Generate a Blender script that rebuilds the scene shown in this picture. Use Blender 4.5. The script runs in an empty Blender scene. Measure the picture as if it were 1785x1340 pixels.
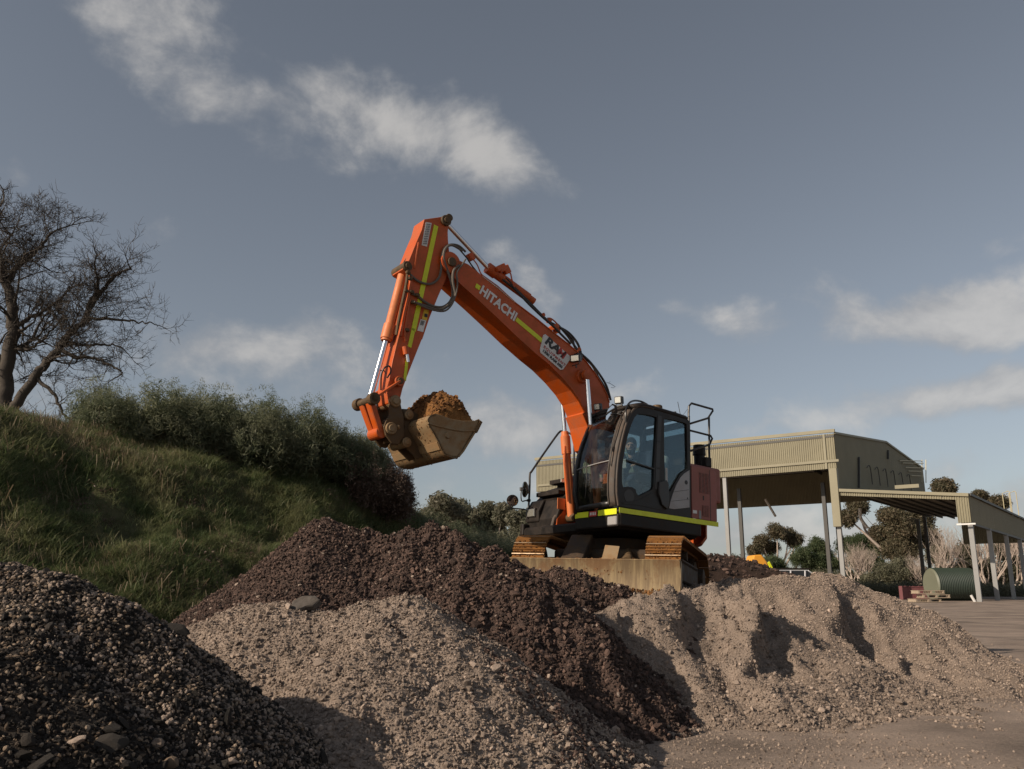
import bpy, bmesh, math, random
import numpy as np
from mathutils import Vector, Matrix, Euler
R_ = math.radians
sc = bpy.context.scene
COL = sc.collection
# ------------------------------------------------------------------ camera
F_PX, PITCH, CAM_H = 1500.0, R_(13.3), 1.25
cam = bpy.data.cameras.new('camera'); camo = bpy.data.objects.new('camera', cam); COL.objects.link(camo)
cam.sensor_width = 36; cam.lens = 36 * F_PX / 1785; cam.clip_start = .05; cam.clip_end = 3000
camo.location = (0, 0, CAM_H); camo.rotation_euler = (R_(90) + PITCH, 0, 0)
sc.camera = camo
cam.dof.use_dof = False
# ------------------------------------------------------------------ light
SUN_DIR = Vector((-.88, -.475, 0)).normalized(); SUN_EL = R_(28)
sv = Vector((SUN_DIR.x * math.cos(SUN_EL), SUN_DIR.y * math.cos(SUN_EL), math.sin(SUN_EL)))
sun = bpy.data.lights.new('sun', 'SUN'); suno = bpy.data.objects.new('sun', sun); COL.objects.link(suno)
sun.energy = 5.0; sun.angle = R_(.5); sun.color = (1, .85, .68)
suno.rotation_euler = sv.to_track_quat('Z', 'Y').to_euler(); suno.location = (-20, -14, 20)
sc.view_settings.view_transform = 'Standard'; sc.view_settings.look = 'None'
sc.view_settings.gamma = 1; sc.view_settings.exposure = .02
W = bpy.data.worlds.new('World'); sc.world = W; W.use_nodes = True

class NT:
    """tiny node-tree helper"""
    def __init__(s, nt): s.nt = nt; nt.nodes.clear()
    def n(s, t, **k):
        nd = s.nt.nodes.new(t)
        for a, b in k.items(): setattr(nd, a, b)
        return nd
    def l(s, a, b): s.nt.links.new(a, b)
    def put(s, sock, v):
        if isinstance(v, bpy.types.NodeSocket): s.l(v, sock)
        else:
            if hasattr(sock.default_value, '__len__') and not hasattr(v, '__len__'): v = (v,) * len(sock.default_value)
            if hasattr(v, '__len__') and len(v) == 3 and len(sock.default_value) == 4: v = (*v, 1)
            sock.default_value = v
    def m(s, op, a, b=0.0, c=None, clamp=False):
        nd = s.n('ShaderNodeMath', operation=op, use_clamp=clamp); s.put(nd.inputs[0], a); s.put(nd.inputs[1], b)
        if c is not None: s.put(nd.inputs[2], c)
        return nd.outputs[0]
    def vm(s, op, a, b=(0, 0, 0)):
        nd = s.n('ShaderNodeVectorMath', operation=op); s.put(nd.inputs[0], a); s.put(nd.inputs[1], b)
        return nd.outputs['Value'] if op in ('DOT_PRODUCT', 'LENGTH', 'DISTANCE') else nd.outputs[0]
    def mix(s, f, a, b, blend='MIX'):
        nd = s.n('ShaderNodeMix', data_type='RGBA', blend_type=blend); s.put(nd.inputs[0], f); s.put(nd.inputs[6], a); s.put(nd.inputs[7], b)
        return nd.outputs[2]
    def noise(s, vec, scale, detail=4, rough=.55, dist=0):
        nd = s.n('ShaderNodeTexNoise'); s.l(vec, nd.inputs['Vector']); s.put(nd.inputs['Scale'], scale)
        nd.inputs['Detail'].default_value = detail; nd.inputs['Roughness'].default_value = rough; nd.inputs['Distortion'].default_value = dist
        return nd.outputs[0]
    def ramp(s, f, *stops):
        nd = s.n('ShaderNodeValToRGB'); e = nd.color_ramp.elements
        while len(e) < len(stops): e.new(.5)
        for el, (p, c) in zip(e, stops): el.position = p; el.color = (*c, 1) if len(c) == 3 else c
        s.l(f, nd.inputs[0]); return nd.outputs[0]
    def ss(s, x, a, b):
        nd = s.n('ShaderNodeMapRange', interpolation_type='SMOOTHSTEP'); s.put(nd.inputs[0], x); nd.inputs[1].default_value = a; nd.inputs[2].default_value = b
        return nd.outputs[0]

def pixdir(px, py):
    x = (px - 892.5) / F_PX; y = (670 - py) / F_PX
    return Vector((x, math.cos(PITCH) - y * math.sin(PITCH), math.sin(PITCH) + y * math.cos(PITCH)))
def P(px, py, Y):
    d = pixdir(px, py); return Vector((0, 0, CAM_H)) + d * (Y / d.y)
def ground_at(px, py, z=0):
    d = pixdir(px, py); return Vector((0, 0, CAM_H)) + d * ((z - CAM_H) / d.z)

# ------------------------------------------------------------------ sky with clouds
g = NT(W.node_tree)
tc = g.n('ShaderNodeTexCoord'); D = g.vm('NORMALIZE', tc.outputs['Generated'])
sky = g.n('ShaderNodeTexSky', sky_type='NISHITA'); sky.sun_disc = False; sky.sun_elevation = SUN_EL
sky.sun_rotation = math.atan2(sv.x, sv.y); sky.altitude = 300; sky.air_density = 1.0; sky.dust_density = 1.2; sky.ozone_density = 1.2
hs = g.n('ShaderNodeHueSaturation'); hs.inputs['Saturation'].default_value = .47; hs.inputs['Value'].default_value = .83; g.l(sky.outputs[0], hs.inputs['Color'])
skyc = g.mix(1.0, hs.outputs[0], (.97, .995, 1.01), 'MULTIPLY')
sep = g.n('ShaderNodeSeparateXYZ'); g.l(D, sep.inputs[0])
# flattened cloud-layer coordinates
zz = g.m('ADD', g.m('MAXIMUM', sep.outputs[2], 0.0), .22)
cv = g.n('ShaderNodeCombineXYZ'); g.l(g.m('DIVIDE', sep.outputs[0], zz), cv.inputs[0]); g.l(g.m('DIVIDE', sep.outputs[1], zz), cv.inputs[1]); g.l(g.m('MULTIPLY', sep.outputs[2], 2.5), cv.inputs[2])
mpz = g.n('ShaderNodeMapping'); g.l(D, mpz.inputs[0]); mpz.inputs['Scale'].default_value = (1, 1, 1.5)
n1 = g.noise(mpz.outputs[0], 6.5, 9, .60, .25)
n2 = g.noise(cv.outputs[0], 1.1, 3, .5)
nw = g.noise(D, 9, 6, .62)
# the clouds of the day: (px, py, half width, half height, tilt deg, strength)
CL = [(270, 20, 130, 75, 22, .70), (370, 95, 140, 60, 25, .62), (430, 180, 200, 64, 28, .85), (640, 190, 230, 58, 12, .92), (860, 265, 170, 60, 34, .95), (200, 70, 100, 45, 30, .45),
      (340, 385, 110, 36, -10, .33), (480, 625, 230, 58, 6, 1.15), (600, 600, 110, 30, 4, .6), (330, 590, 80, 25, 0, .5),(600, 690, 240, 40, 4, .75), (910, 490, 60, 42, 35, .55), (900, 760, 230, 62, 6, 1.05), (1110, 690, 90, 26, 5, .6),
      (1640, 545, 170, 46, 4, 1.5), (1560, 510, 70, 30, 0, .6), (1300, 560, 120, 34, 4, .75), (1700, 690, 190, 42, -6, 1.45), (1770, 655, 90, 36, 0, .7), (1715, 445, 70, 24, -8, .45), (1600, 412, 60, 18, 0, .35),
      (1640, 815, 90, 24, 0, .6), (1750, 870, 150, 34, -4, 1.0), (1360, 920, 240, 44, 0, 1.0), (0, 290, 34, 36, 30, .7), (120, 640, 120, 50, 0, .6), (1000, 840, 240, 30, 0, .55), (1330, 745, 130, 26, 0, .55), (1240, 690, 80, 26, 0, .4), (650, 640, 60, 30, 0, .5)]
wv = g.n('ShaderNodeTexNoise'); g.l(D, wv.inputs['Vector']); wv.inputs['Scale'].default_value = 7; wv.inputs['Detail'].default_value = 5
wv3 = g.n('ShaderNodeVectorMath', operation='SCALE'); g.l(g.vm('SUBTRACT', wv.outputs['Color'], (.5, .5, .5)), wv3.inputs[0]); wv3.inputs['Scale'].default_value = .13
Dw = g.vm('ADD', D, wv3.outputs[0])
acc = None
for (px, py, a, b, t, st) in CL:
    c0 = pixdir(px, py).normalized(); 
    ex = (pixdir(px + 10 * math.cos(R_(t)), py + 10 * math.sin(R_(t))).normalized() - c0); ex = (ex - c0 * ex.dot(c0)).normalized()
    ey = c0.cross(ex)
    va = g.m('MULTIPLY', g.vm('DOT_PRODUCT', Dw, tuple(ex)), F_PX / a); vb = g.m('MULTIPLY', g.vm('DOT_PRODUCT', Dw, tuple(ey)), F_PX / b)
    r2 = g.m('ADD', g.m('MULTIPLY', va, va), g.m('MULTIPLY', vb, vb))
    front = g.m('GREATER_THAN', g.vm('DOT_PRODUCT', D, tuple(c0)), 0.3)
    e = g.m('MULTIPLY', g.m('MULTIPLY', g.m('EXPONENT', g.m('MULTIPLY', r2, -.8)), st), front)
    acc = e if acc is None else g.m('MAXIMUM', acc, e)
# elsewhere in the sky: the same broken cloud, placed by noise alone
beyond = g.m('MULTIPLY', g.ss(n2, .5, .7), g.m('SUBTRACT', 1, g.ss(sep.outputs[1], .3, .8)))
cov = g.m('MAXIMUM', acc, g.m('MULTIPLY', beyond, .8))
low = g.m('MULTIPLY', g.m('SUBTRACT', 1, g.ss(sep.outputs[2], .0, .22)), .22)
cov = g.m('ADD', cov, low)
dens = g.m('ADD', cov, g.m('MULTIPLY', g.m('SUBTRACT', n1, .53), 1.9)); dens = g.m('ADD', dens, g.m('MULTIPLY', g.m('SUBTRACT', nw, .5), 1.3))
alpha = g.m('MULTIPLY', g.ss(dens, .26, 1.08), g.ss(cov, .02, .3))
lit = g.mix(g.ss(g.m('ADD', n1, g.m('MULTIPLY', dens, .25)), .45, .95), (3.6, 3.6, 3.7), (6.3, 6.05, 5.75))
full = g.mix(g.m('MULTIPLY', alpha, .72), skyc, lit)
bg = g.n('ShaderNodeBackground'); g.l(full, bg.inputs[0]); bg.inputs[1].default_value = .095
wo = g.n('ShaderNodeOutputWorld'); g.l(bg.outputs[0], wo.inputs[0])

# ------------------------------------------------------------------ materials
MATS = {}
def mat(name, fn, **k):
    m = bpy.data.materials.new(name); m.use_nodes = True; g = NT(m.node_tree)
    out = g.n('ShaderNodeOutputMaterial'); b = g.n('ShaderNodeBsdfPrincipled'); g.l(b.outputs[0], out.inputs[0])
    t = g.n('ShaderNodeTexCoord'); oi = g.n('ShaderNodeObjectInfo')
    fn(g, b, t, oi, out); MATS[name] = m; return m
def bump(g, b, h, st, dist=.01):
    bp = g.n('ShaderNodeBump'); bp.inputs['Strength'].default_value = st; bp.inputs['Distance'].default_value = dist
    g.l(h, bp.inputs['Height']); g.l(bp.outputs[0], b.inputs['Normal'])
def paint(col, rough=.42, dirt=(.16, .11, .07), amount=.35, metal=0, wear=.0, sc_=5, spec=.5):
    def fn(g, b, t, oi, out):
        b.inputs['Specular IOR Level'].default_value = spec
        o = t.outputs['Object']; n = g.noise(o, sc_, 8, .65, .4); f = g.noise(o, sc_ * 9, 4, .6)
        k = g.m('MULTIPLY', g.ss(g.m('ADD', n, g.m('MULTIPLY', f, .35)), .52, .92), amount)
        c = g.mix(g.m('MULTIPLY', f, .35), tuple(x * .86 for x in col), tuple(min(1, x * 1.12) for x in col))
        g.l(g.mix(k, c, dirt), b.inputs['Base Color']); b.inputs['Metallic'].default_value = metal
        g.l(g.m('ADD', g.m('MULTIPLY', k, .5), g.m('ADD', rough, g.m('MULTIPLY', g.m('SUBTRACT', n, .5), .25))), b.inputs['Roughness'])
        bump(g, b, g.m('ADD', n, g.m('MULTIPLY', f, .3)), .12, .01)
    return fn
mat('orange_paint', paint((.54, .085, .006), .44, (.19, .08, .035), .5, sc_=3))
mat('orange_paint_faded', paint((.68, .19, .055), .5, (.25, .13, .07), .3))
mat('red_paint_faded', paint((.30, .095, .075), .55, (.20, .13, .10), .45))
mat('black_paint', paint((.012, .010, .009), .48, (.055, .038, .028), .45, spec=.22))
mat('dark_panel', paint((.013, .011, .010), .36, (.05, .036, .027), .35, spec=.3))
mat('grey_panel', paint((.34, .33, .33), .45, (.22, .18, .14), .35))
mat('frame_black', paint((.014, .013, .013), .38, (.13, .10, .08), .25))
mat('brown_edge', paint((.05, .038, .030), .62, (.17, .12, .09), .5))
mat('steel_dirty', paint((.13, .085, .045), .6, (.20, .115, .05), .8, .3))
def f_(g, b, t, oi, out):
    o = t.outputs['Object']; mp = g.n('ShaderNodeMapping'); g.l(o, mp.inputs[0]); mp.inputs['Scale'].default_value = (1, 14, 1.2)
    s = g.noise(mp.outputs[0], 1.2, 6, .65, .3); n = g.noise(o, 2.4, 7, .65, .5); f = g.noise(o, 26, 5, .7)
    c = g.mix(g.ss(s, .38, .66), (.15, .10, .052), (.27, .195, .10)); c = g.mix(g.m('MULTIPLY', g.ss(g.m('ADD', n, g.m('MULTIPLY', f, .3)), .60, .80), .85), c, (.16, .08, .032)); c = g.mix(g.m('MULTIPLY', g.ss(f, .62, .75), .4), c, (.09, .055, .03))
    g.l(c, b.inputs['Base Color']); g.l(g.m('ADD', .38, g.m('MULTIPLY', n, .35)), b.inputs['Roughness']); b.inputs['Metallic'].default_value = .25; bump(g, b, g.m('ADD', s, f), .2, .006)
mat('blade_steel', f_)
mat('bucket_steel', paint((.27, .19, .105), .55, (.26, .13, .045), .7, .25, sc_=6))
mat('coupler_steel', paint((.10, .066, .036), .55, (.16, .09, .04), .7, .4, sc_=8))
mat('track_steel', paint((.20, .09, .028), .7, (.32, .145, .04), .95, .25, sc_=9, spec=.25))
mat('worn_steel', paint((.55, .42, .28), .45, (.35, .2, .08), .5, .6, sc_=12))
mat('track_dark', paint((.05, .035, .025), .7, (.13, .075, .035), .8, .2, sc_=7))
mat('rubber', paint((.02, .019, .018), .5, (.08, .06, .05), .3))
mat('hose_dusty', paint((.10, .088, .075), .55, (.16, .12, .09), .5))
mat('seat_fabric', paint((.45, .45, .43), .8, (.2, .18, .15), .4))
mat('white_vinyl', paint((.74, .74, .72), .4, (.3, .25, .2), .25))
mat('yellow_sticker', paint((.75, .50, .02), .4, (.3, .2, .1), .3))
mat('print_black', paint((.02, .02, .02), .5, (.1, .08, .06), .1))
mat('print_red', paint((.45, .03, .02), .5, (.1, .08, .06), .1))
mat('print_grey', paint((.25, .25, .25), .5, (.1, .08, .06), .1))
def f_(g, b, t, oi, out):
    g.put(b.inputs['Base Color'], (.72, .80, .012)); b.inputs['Roughness'].default_value = .35
mat('reflective_yellow', paint((.70, .76, .012), .38, (.35, .28, .05), .25, sc_=9))
def f_(g, b, t, oi, out):
    g.put(b.inputs['Base Color'], (.82, .82, .84)); b.inputs['Metallic'].default_value = 1; b.inputs['Roughness'].default_value = .22
mat('chrome', f_)
def f_(g, b, t, oi, out):
    g.put(b.inputs['Base Color'], (.9, .9, .9)); b.inputs['Metallic'].default_value = 1; b.inputs['Roughness'].default_value = .03
mat('mirror_glass', f_)
def f_(g, b, t, oi, out):
    g.put(b.inputs['Base Color'], (.55, .53, .48)); b.inputs['Metallic'].default_value = .7; b.inputs['Roughness'].default_value = .18
mat('lamp_lens', f_)
def glass(tint, refl=1.0, dust=.06):
    def fn(g, b, t, oi, out):
        tr = g.n('ShaderNodeBsdfTransparent'); g.put(tr.inputs[0], tint); gl = g.n('ShaderNodeBsdfGlossy'); gl.inputs['Roughness'].default_value = .02; g.put(gl.inputs['Color'], (.9, .95, 1))
        fr = g.n('ShaderNodeFresnel'); fr.inputs[0].default_value = 1.5
        mx = g.n('ShaderNodeMixShader'); g.l(g.m('MULTIPLY', fr.outputs[0], refl), mx.inputs[0]); g.l(tr.outputs[0], mx.inputs[1]); g.l(gl.outputs[0], mx.inputs[2])
        df = g.n('ShaderNodeBsdfDiffuse'); g.put(df.inputs[0], (.35, .30, .25)); n = g.noise(t.outputs['Object'], 4, 6, .65, .5)
        m2 = g.n('ShaderNodeMixShader'); g.l(g.m('MULTIPLY', g.ss(n, .4, .8), dust), m2.inputs[0]); g.l(mx.outputs[0], m2.inputs[1]); g.l(df.outputs[0], m2.inputs[2])
        g.l(m2.outputs[0], out.inputs[0])
    return fn
mat('windscreen_glass', glass((.66, .72, .68), 1.0, .12))
mat('side_glass', glass((.66, .75, .78), .22, .03))
def cloth(col):
    def fn(g, b, t, oi, out):
        n = g.noise(t.outputs['Object'], 18, 5, .6); g.l(g.mix(n, tuple(x * .7 for x in col), tuple(x * 1.25 for x in col)), b.inputs['Base Color'])
        b.inputs['Roughness'].default_value = .85; bump(g, b, n, .3, .01)
    return fn
mat('navy_shirt', cloth((.02, .03, .055))); mat('hair_dark', cloth((.012, .009, .007))); mat('trouser', cloth((.03, .03, .035)))
def f_(g, b, t, oi, out):
    g.put(b.inputs['Base Color'], (.42, .24, .17)); b.inputs['Roughness'].default_value = .5; b.inputs['Subsurface Weight'].default_value = .1
mat('skin', f_)
def clad(col, dark=.7):
    def fn(g, b, t, oi, out):
        n = g.noise(t.outputs['Object'], .35, 5, .6); f = g.noise(t.outputs['Object'], 3, 5, .65)
        c = g.mix(n, tuple(x * dark for x in col), tuple(x * 1.15 for x in col)); c = g.mix(g.m('MULTIPLY', g.ss(f, .55, .8), .25), c, (.12, .10, .08))
        g.l(c, b.inputs['Base Color']); b.inputs['Roughness'].default_value = .55
    return fn
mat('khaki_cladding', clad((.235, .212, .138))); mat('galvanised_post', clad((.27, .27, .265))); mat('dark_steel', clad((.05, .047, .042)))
mat('roof_sheet', clad((.22, .20, .15))); mat('pipe_cream', clad((.5, .44, .28)))
mat('tank_green', clad((.030, .046, .035))); mat('tank_end', clad((.15, .155, .11))); mat('pallet_wood', clad((.42, .33, .24), .6)); mat('crate_red', clad((.20, .075, .08)))
mat('white_plastic', clad((.75, .73, .7))); mat('car_white', clad((.6, .6, .62))); mat('car_glass', clad((.02, .025, .03))); mat('machine_yellow', clad((.75, .33, .03)))
mat('concrete', paint((.11, .094, .08), .95, (.05, .04, .033), .9, sc_=14))

def soil(cols, scale=3, brough=1, vor=True):
    def fn(g, b, t, oi, out):
        ge = g.n('ShaderNodeNewGeometry'); p = ge.outputs['Position']
        n = g.noise(p, scale, 6, .6, .3); f = g.noise(p, scale * 14, 6, .7)
        c = g.ramp(g.m('ADD', g.m('MULTIPLY', n, .6), g.m('MULTIPLY', f, .4)), *cols); g.l(c, b.inputs['Base Color'])
        b.inputs['Roughness'].default_value = .95; b.inputs['Specular IOR Level'].default_value = .15
        v = g.n('ShaderNodeTexVoronoi'); g.l(p, v.inputs['Vector']); v.inputs['Scale'].default_value = 55
        bump(g, b, g.m('ADD', g.m('MULTIPLY', g.m('SUBTRACT', 1, v.outputs[0]), .5), f), .9 * brough, .02)
    return fn
def grey_(a, warm=(1, .785, .635)): return tuple(a * w for w in warm)
mat('soil_dark', soil([(.3, (.038, .026, .022)), (.5, (.078, .053, .044)), (.7, (.14, .095, .078))]))
mat('soil_tan', soil([(.3, grey_(.14)), (.5, grey_(.24)), (.7, grey_(.33))]))
mat('soil_gravel', soil([(.3, grey_(.15)), (.5, grey_(.27)), (.7, grey_(.38))]))
mat('soil_pale', soil([(.3, grey_(.13)), (.5, grey_(.22)), (.7, grey_(.34))]))
mat('soil_black', soil([(.3, (.014, .012, .011)), (.5, (.05, .040, .033)), (.7, (.15, .115, .088))]))
mat('soil_orange', soil([(.3, (.10, .045, .014)), (.5, (.20, .092, .03)), (.7, (.30, .15, .055))], 8))
mat('soil_mound', soil([(.3, (.022, .014, .010)), (.5, (.04, .026, .020)), (.7, (.07, .045, .034))]))
mat('soil_bank', soil([(.3, (.05, .05, .025)), (.5, (.08, .08, .038)), (.7, (.12, .11, .06))]))
def f_(g, b, t, oi, out):
    ge = g.n('ShaderNodeNewGeometry'); p = ge.outputs['Position']
    mp = g.n('ShaderNodeMapping'); g.l(p, mp.inputs[0]); mp.inputs['Rotation'].default_value = (0, 0, R_(-38)); mp.inputs['Scale'].default_value = (.16, 1, 1)
    tr = g.noise(mp.outputs[0], .7, 7, .6, 1.2); n = g.noise(p, .5, 7, .62, .3); f = g.noise(p, 28, 6, .7)
    c = g.ramp(g.m('ADD', g.m('ADD', g.m('MULTIPLY', n, .62), g.m('MULTIPLY', tr, .10)), g.m('MULTIPLY', f, .28)), (.38, grey_(.13)), (.5, grey_(.25)), (.62, grey_(.36)))
    g.l(c, b.inputs['Base Color']); b.inputs['Roughness'].default_value = .92; b.inputs['Specular IOR Level'].default_value = .2
    bump(g, b, g.m('ADD', f, g.m('MULTIPLY', tr, 1.5)), .8, .03)
mat('yard_dirt', f_)
def rndcol(cols, rough=.9, bscale=60, bst=.5):
    def fn(g, b, t, oi, out):
        n = g.noise(t.outputs['Object'], bscale * .1, 4, .6); f = g.noise(t.outputs['Object'], bscale * .5, 4, .7)
        nd = g.n('ShaderNodeValToRGB'); e = nd.color_ramp.elements; nd.color_ramp.interpolation = 'LINEAR'
        while len(e) < len(cols): e.new(.5)
        for el, (p, c) in zip(e, cols): el.position = p; el.color = (*c, 1)
        g.l(oi.outputs['Random'], nd.inputs[0])
        g.l(g.mix(g.m('MULTIPLY', f, .6), nd.outputs[0], g.mix(.5, nd.outputs[0], (.06, .045, .035))), b.inputs['Base Color'])
        b.inputs['Roughness'].default_value = rough; b.inputs['Specular IOR Level'].default_value = .25; bump(g, b, f, bst, .08)
    return fn
mat('stones_mixed', rndcol([(0, (.016, .015, .014)), (.70, (.042, .036, .032)), (.75, (.16, .115, .08)), (.90, (.30, .22, .155)), (1, (.46, .36, .27))]))
mat('stones_tan', rndcol([(0, grey_(.19)), (.45, grey_(.32)), (.88, grey_(.43)), (1, grey_(.60))]))
mat('stones_pale', rndcol([(0, grey_(.22)), (.4, grey_(.37)), (.8, grey_(.50)), (1, grey_(.66))]))
mat('clods_dark', rndcol([(0, (.04, .028, .024)), (.6, (.096, .061, .050)), (1, (.21, .135, .107))]))
mat('clods_orange', rndcol([(0, (.10, .042, .013)), (.6, (.21, .092, .028)), (1, (.34, .165, .06))]))
mat('asphalt_chunk', rndcol([(0, (.035, .032, .029)), (.5, (.07, .062, .055)), (1, (.13, .115, .10))], .9, 90, 1.0))
def leafy(c0, c1, c2, tr=.35, tip=None):
    def fn(g, b, t, oi, out):
        nd = g.n('ShaderNodeValToRGB'); e = nd.color_ramp.elements; e.new(.5)
        for el, (p, c) in zip(e, ((0, c0), (.5, c1), (1, c2))): el.position = p; el.color = (*c, 1)
        g.l(oi.outputs['Random'], nd.inputs[0]); col = nd.outputs[0]
        ge = g.n('ShaderNodeNewGeometry'); n = g.noise(ge.outputs['Position'], .9, 4, .6, .2); col = g.mix(g.ss(n, .42, .66), col, g.mix(.6, col, c2))
        g.l(col, b.inputs['Base Color']); b.inputs['Roughness'].default_value = .55; b.inputs['Specular IOR Level'].default_value = .3
        tl = g.n('ShaderNodeBsdfTranslucent'); g.l(col, tl.inputs[0]); mx = g.n('ShaderNodeMixShader'); mx.inputs[0].default_value = tr
        g.l(b.outputs[0], mx.inputs[1]); g.l(tl.outputs[0], mx.inputs[2]); g.l(mx.outputs[0], out.inputs[0])
    return fn
mat('grass_green', leafy((.060, .095, .034), (.12, .16, .062), (.24, .23, .12), .5))
mat('grass_dry', leafy((.13, .095, .055), (.22, .165, .10), (.30, .24, .16)))
mat('wattle_leaf', leafy((.075, .095, .05), (.13, .15, .085), (.23, .235, .15), .5))
mat('dock_brown', leafy((.07, .045, .032), (.12, .08, .058), (.18, .13, .10)))
mat('gum_leaf', leafy((.10, .105, .07), (.15, .155, .105), (.22, .20, .145), .5))
mat('gum_leaf_brown', leafy((.085, .085, .05), (.14, .13, .08), (.23, .18, .12), .5))
mat('pine_leaf', leafy((.055, .085, .04), (.09, .125, .058), (.14, .16, .085), .5))
mat('bush_leaf', leafy((.07, .075, .045), (.11, .11, .068), (.16, .15, .10), .3))
def bark(c0, c1):
    def fn(g, b, t, oi, out):
        n = g.noise(t.outputs['Object'], 6, 6, .7, .4); g.l(g.mix(n, c0, c1), b.inputs['Base Color']); b.inputs['Roughness'].default_value = .9; bump(g, b, n, .6, .03)
    return fn
mat('bark_dark', bark((.028, .022, .018), (.085, .068, .052))); mat('bark_pale', bark((.25, .19, .15), (.52, .44, .38))); mat('bark_brown', bark((.05, .035, .028), (.12, .09, .07)))

# ------------------------------------------------------------------ mesh helpers
def tag(o, label=None, cat=None, group=None, kind=None):
    if label: o['label'] = label
    if cat: o['category'] = cat
    if group: o['group'] = group
    if kind: o['kind'] = kind
    return o
def empty(name, loc=(0, 0, 0), parent=None, **k):
    o = bpy.data.objects.new(name, None); COL.objects.link(o); o.location = loc; o.empty_display_size = .2
    if parent: o.parent = parent
    return tag(o, **k)
def meshobj(name, me, m=None, parent=None, loc=None, **k):
    o = bpy.data.objects.new(name, me); COL.objects.link(o)
    if m is not None and not me.materials: me.materials.append(MATS[m] if isinstance(m, str) else m)
    if parent: o.parent = parent
    if loc is not None: o.location = loc
    return tag(o, **k)
class MB:
    def __init__(s, M=None): s.v = []; s.f = []; s.M = M
    def add(s, vs, fs):
        n = len(s.v); s.v += [tuple(v) for v in vs]; s.f += [tuple(i + n for i in f) for f in fs]; return s
    def box(s, c, d, rot=None):
        x, y, z = d[0] / 2, d[1] / 2, d[2] / 2; c = Vector(c)
        vs = [Vector((a * x, b * y, e * z)) for e in (-1, 1) for a, b in ((-1, -1), (1, -1), (1, 1), (-1, 1))]
        if rot is not None: vs = [rot @ v for v in vs]
        return s.add([c + v for v in vs], [(3, 2, 1, 0), (4, 5, 6, 7), (0, 1, 5, 4), (1, 2, 6, 5), (2, 3, 7, 6), (3, 0, 4, 7)])
    def bar(s, a, b, w, h, up=(0, 0, 1)):
        a, b = Vector(a), Vector(b); d = b - a; L = d.length; x = d.normalized(); y = Vector(up).cross(x)
        if y.length < 1e-4: y = Vector((0, 1, 0)).cross(x)
        y.normalize(); z = x.cross(y); return s.box((a + b) / 2, (L, w, h), Matrix((x, y, z)).transposed())
    def cyl(s, a, b, r0, r1=None, n=16, caps=True):
        a, b = Vector(a), Vector(b); r1 = r0 if r1 is None else r1; d = (b - a).normalized()
        u = d.orthogonal().normalized(); w = d.cross(u); vs = []
        for p, r in ((a, r0), (b, r1)): vs += [p + (u * math.cos(6.28318 * i / n) + w * math.sin(6.28318 * i / n)) * r for i in range(n)]
        fs = [(i, (i + 1) % n, n + (i + 1) % n, n + i) for i in range(n)]
        if caps: fs += [tuple(range(n))[::-1], tuple(range(n, 2 * n))]
        return s.add(vs, fs)
    def tube(s, pts, r, n=8, caps=True, smooth=0):
        pts = [Vector(p) for p in pts]
        if smooth: pts = catmull(pts, smooth)
        rs = r if hasattr(r, '__len__') else [r] * len(pts)
        if len(rs) != len(pts): rs = list(np.interp(np.linspace(0, 1, len(pts)), np.linspace(0, 1, len(rs)), rs))
        t0 = (pts[1] - pts[0]).normalized(); u = t0.orthogonal().normalized(); vs = []
        for i, p in enumerate(pts):
            t = (pts[min(i + 1, len(pts) - 1)] - pts[max(i - 1, 0)])
            t = t.normalized() if t.length > 1e-9 else t0
            u = (u - t * u.dot(t)); u = u.normalized() if u.length > 1e-6 else t.orthogonal().normalized(); w = t.cross(u)
            vs += [p + (u * math.cos(6.28318 * k / n) + w * math.sin(6.28318 * k / n)) * rs[i] for k in range(n)]
        fs = [(i * n + k, i * n + (k + 1) % n, (i + 1) * n + (k + 1) % n, (i + 1) * n + k) for i in range(len(pts) - 1) for k in range(n)]
        if caps: fs += [tuple(range(n))[::-1], tuple(range((len(pts) - 1) * n, len(pts) * n))]
        return s.add(vs, fs)
    def prism(s, prof, y0, y1):
        """closed (x,z) profile extruded along y"""
        n = len(prof); vs = [(x, y0, z) for x, z in prof] + [(x, y1, z) for x, z in prof]
        ar = sum(prof[i][0] * prof[(i + 1) % n][1] - prof[(i + 1) % n][0] * prof[i][1] for i in range(n))
        fs = [(i, (i + 1) % n, n + (i + 1) % n, n + i) for i in range(n)] + [tuple(range(n))[::-1], tuple(range(n, 2 * n))]
        if ar > 0: fs = [f[::-1] for f in fs]
        return s.add(vs, fs)
    def strip(s, path, y0, y1, th):
        """open (x,z) path as a plate of thickness th, extruded along y"""
        L = len(path); off = []
        for i in range(L):
            a, b = Vector(path[max(i - 1, 0)]), Vector(path[min(i + 1, L - 1)]); d = (b - a).normalized(); off.append((path[i][0] - d.y * th, path[i][1] + d.x * th))
        vs = [(x, y, z) for y in (y0, y1) for q in (path, off) for x, z in q]
        fs = []
        for i in range(L - 1):
            a, b, c, d = i, L + i, 2 * L + i, 3 * L + i
            fs += [(a, a + 1, b + 1, b)[::-1], (c, c + 1, d + 1, d), (a, a + 1, c + 1, c), (b, b + 1, d + 1, d)[::-1]]
        fs += [(0, L, 3 * L, 2 * L)[::-1], (L - 1, 2 * L - 1, 4 * L - 1, 3 * L - 1)]
        return s.add(vs, fs)
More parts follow.
